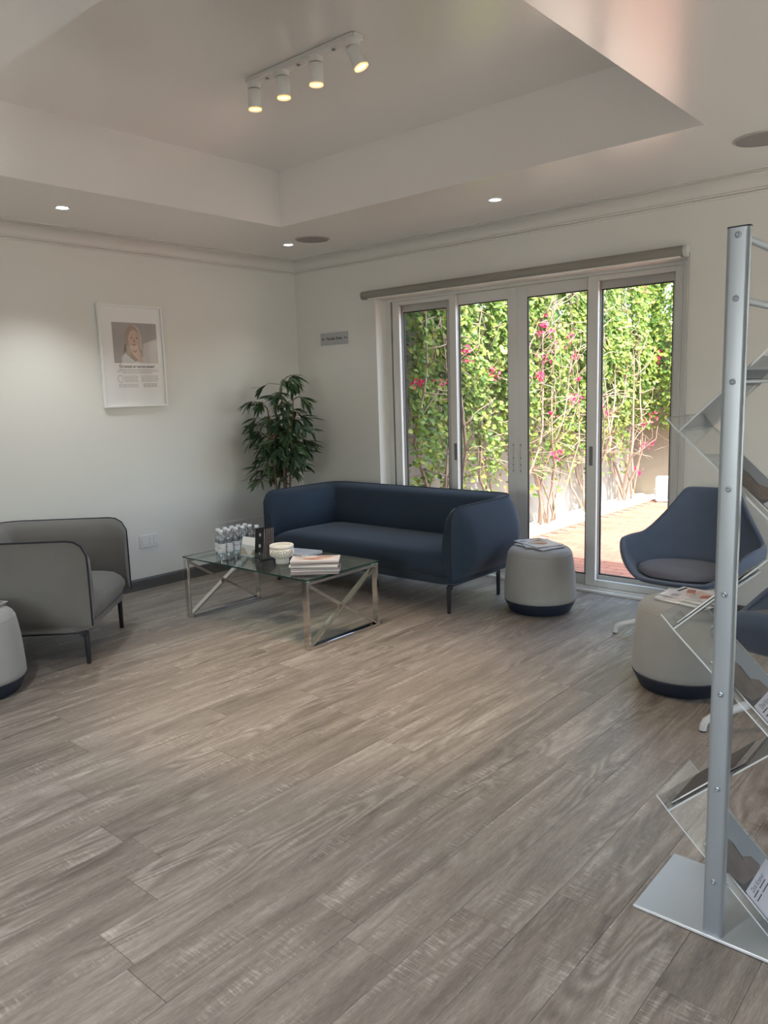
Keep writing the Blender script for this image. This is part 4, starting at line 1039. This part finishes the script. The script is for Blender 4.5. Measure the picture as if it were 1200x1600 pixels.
# bougainvillea along the garden wall
LEAF = np.array([(0, 0, 0), (.35, .34, .10), (.72, .27, .07), (1, 0, -.06), (.72, -.27, .07), (.35, -.34, .10), (.5, 0, 0)])
LEAFF = [(0, 6, 1), (1, 6, 2), (2, 6, 3), (3, 6, 4), (4, 6, 5), (5, 6, 0)]
def scatter(P, nrm, size, name, m, parent, kind='stuff'):
    n = len(P)
    nrm = nrm/np.linalg.norm(nrm, axis=1, keepdims=True)
    t = np.cross(nrm, rng.normal(0, 1, (n, 3))); t /= np.linalg.norm(t, axis=1, keepdims=True); bt = np.cross(nrm, t)
    V = P[:, None]+size[:, None, None]*(LEAF[None, :, 0:1]*t[:, None]+LEAF[None, :, 1:2]*bt[:, None]+LEAF[None, :, 2:3]*nrm[:, None])
    F = (np.array(LEAFF)[None]+np.arange(n)[:, None, None]*len(LEAF)).reshape(-1, 3)
    o = obj(name, (V.reshape(-1, 3).tolist(), [], F.tolist()), m, parent)
    if kind: o['kind'] = kind
    return o
SH = [(6.00, 'nearest the corner of the house'), (7.15, 'second along the garden wall from the house'), (8.25, 'in the middle of the garden wall'), (9.35, 'second along the wall from the floodlight'), (10.45, 'beside the floodlight at the end wall'), (10.98, 'spread over the end wall behind the floodlight')]
FL = [(1027, 558, 26), (1006, 447, 10), (852, 505, 16), (845, 520, 6), (862, 518, 6), (890, 528, 7), (897, 560, 8), (880, 545, 6), (865, 540, 6), (850, 560, 5), (768, 583, 12), (728, 546, 7), (733, 560, 6), (652, 600, 8), (696, 596, 6), (845, 590, 7), (838, 585, 5), (896, 625, 12), (905, 618, 5), (860, 646, 5), (945, 645, 6), (1006, 661, 5), (1020, 650, 8), (1016, 695, 7), (1005, 698, 5), (994, 737, 5), (876, 708, 5), (866, 712, 4), (905, 590, 5)]
fl_pts = [[] for _ in SH]
for px, py, nb in FL:
    p = on_x(px, py, -4.26)
    k = min(range(5), key=lambda i: abs(SH[i][0]-p.y)); fl_pts[k].append((p, nb))
for k, (sy, where) in enumerate(SH):
    sr = random.Random(40+k)
    t = thing('bougainvillea_shrub', 'leafy bougainvillea with pink blooms '+where, 'shrub', (-4.58, sy, GZ) if k < 5 else (-3.86, sy, GZ), 0 if k < 5 else -PI/2, 'bougainvillea shrubs along the garden wall')
    tips = []; br = BM()
    for q in range(9 if k < 5 else 3):
        p = Vector((sr.uniform(-.06, .06), sr.uniform(-.20, .20), -.02)); d = Vector((sr.uniform(-.05, .12), sr.uniform(-.5, .5), 1)).normalized()
        pts = [p.copy()]; rad = [sr.uniform(.012, .024)]
        for s_ in range(11):
            d = (d+Vector((sr.uniform(-.18, .18), sr.uniform(-.28, .28), sr.uniform(-.05, .12)))).normalized()
            p = p+d*.27; p.x = max(-.17, min(.30, p.x)); p.y = max(-.45, min(.45, p.y)); pts.append(p.copy()); rad.append(rad[0]*(1-.075*(s_+1)))
            if s_ > 1:
                tips.append(p.copy())
                for _ in range(2):
                    e = p.copy(); de = Vector((sr.uniform(-.3, .8), sr.uniform(-1, 1), sr.uniform(-.2, .8))).normalized(); ps = [e.copy()]
                    for _2 in range(4):
                        de = (de+Vector((sr.uniform(-.3, .3), sr.uniform(-.3, .3), sr.uniform(-.25, .15)))).normalized(); e = e+de*.12; e.x = max(-.18, min(.42, e.x)); e.y = max(-.51, min(.51, e.y)); ps.append(e.copy())
                    tube(br, ps, [.006, .005, .004, .003, .002], 4)
        tube(br, pts, rad, 6)
    obj('branches', br, 'bark', t, smooth=True)
    n = 9500 if k < 5 else 7500
    z = rng.beta(1.7, 1.0, n)*3.2+.32; y = rng.uniform(-.52, .52, n)
    clump = np.sin(y*6.1+k*2+z*3.3)*.5+np.sin(z*5.7-y*4.2+k)*.5
    front = .10+.20*np.clip((z-.5)/1.4, 0, 1)+.07*clump
    x = front-np.abs(rng.exponential(.09, n)); x = np.clip(x, -.19, .40)
    keep = rng.uniform(0, 1, n) < np.clip(.10+.85*(z-.35)/1.25, .08, 1)*np.where(clump > -.55, 1, .45)
    if k == 4: keep &= (z > 1.0) | (y < -.1)
    if k == 5: keep &= z > 1.15+.25*np.sin(y*7)
    P = np.stack([x, y, z], 1)[keep]; m_ = len(P)
    scatter(P, np.stack([rng.normal(.75, .5, m_), rng.normal(-.25, .55, m_), rng.normal(.55, .5, m_)], 1), rng.uniform(.040, .078, m_), 'foliage', 'leaf_hedge', t)
    # low young shoots
    if fl_pts[k]:
        Pb, Nb = [], []
        for p, nb in fl_pts[k]:
            R_ = .0085*math.sqrt(nb)*(p.length/8)
            for _ in range(int(nb*1.6)):
                Pb.append((p.x+.58*0+4.58+sr.gauss(0, .03), p.y-sy+sr.gauss(0, R_*1.1), p.z-GZ+sr.gauss(0, R_))); Nb.append((sr.gauss(1, .5), sr.gauss(-.4, .5), sr.gauss(.3, .5)))
        scatter(np.array(Pb), np.array(Nb), rng.uniform(.030, .046, len(Pb)), 'flower_bracts', 'bract_pink', t)
# floodlight on the patio
fl = thing('floodlight', 'white framed floodlight standing on the patio by the garden end wall', 'floodlight', (-4.02, 10.62, GZ), math.radians(18))
M = Matrix.Translation((0, 0, .185)) @ Matrix.Rotation(math.radians(-12), 4, 'X')
b = BM(); P = stadium(.34, .36, .04)
prism(b, None, [M @ Vector((x, 0, y)) for x, y in P], [M @ Vector((x*.93, .06, y*.93)) for x, y in P]); obj('housing', fix(b), 'flood_white', fl, smooth=35)
P2 = stadium(.27, .29, .025); b = BM(); prism(b, None, [M @ Vector((x, -.004, y)) for x, y in P2], [M @ Vector((x, .004, y)) for x, y in P2]); obj('lens', fix(b), 'flood_glass', fl, smooth=35)
b = BM(); tube(b, [(-.18, .02, .185), (-.18, .04, .01), (.18, .04, .01), (.18, .02, .185)], .009, 8); obj('bracket', b, 'flood_white', fl)
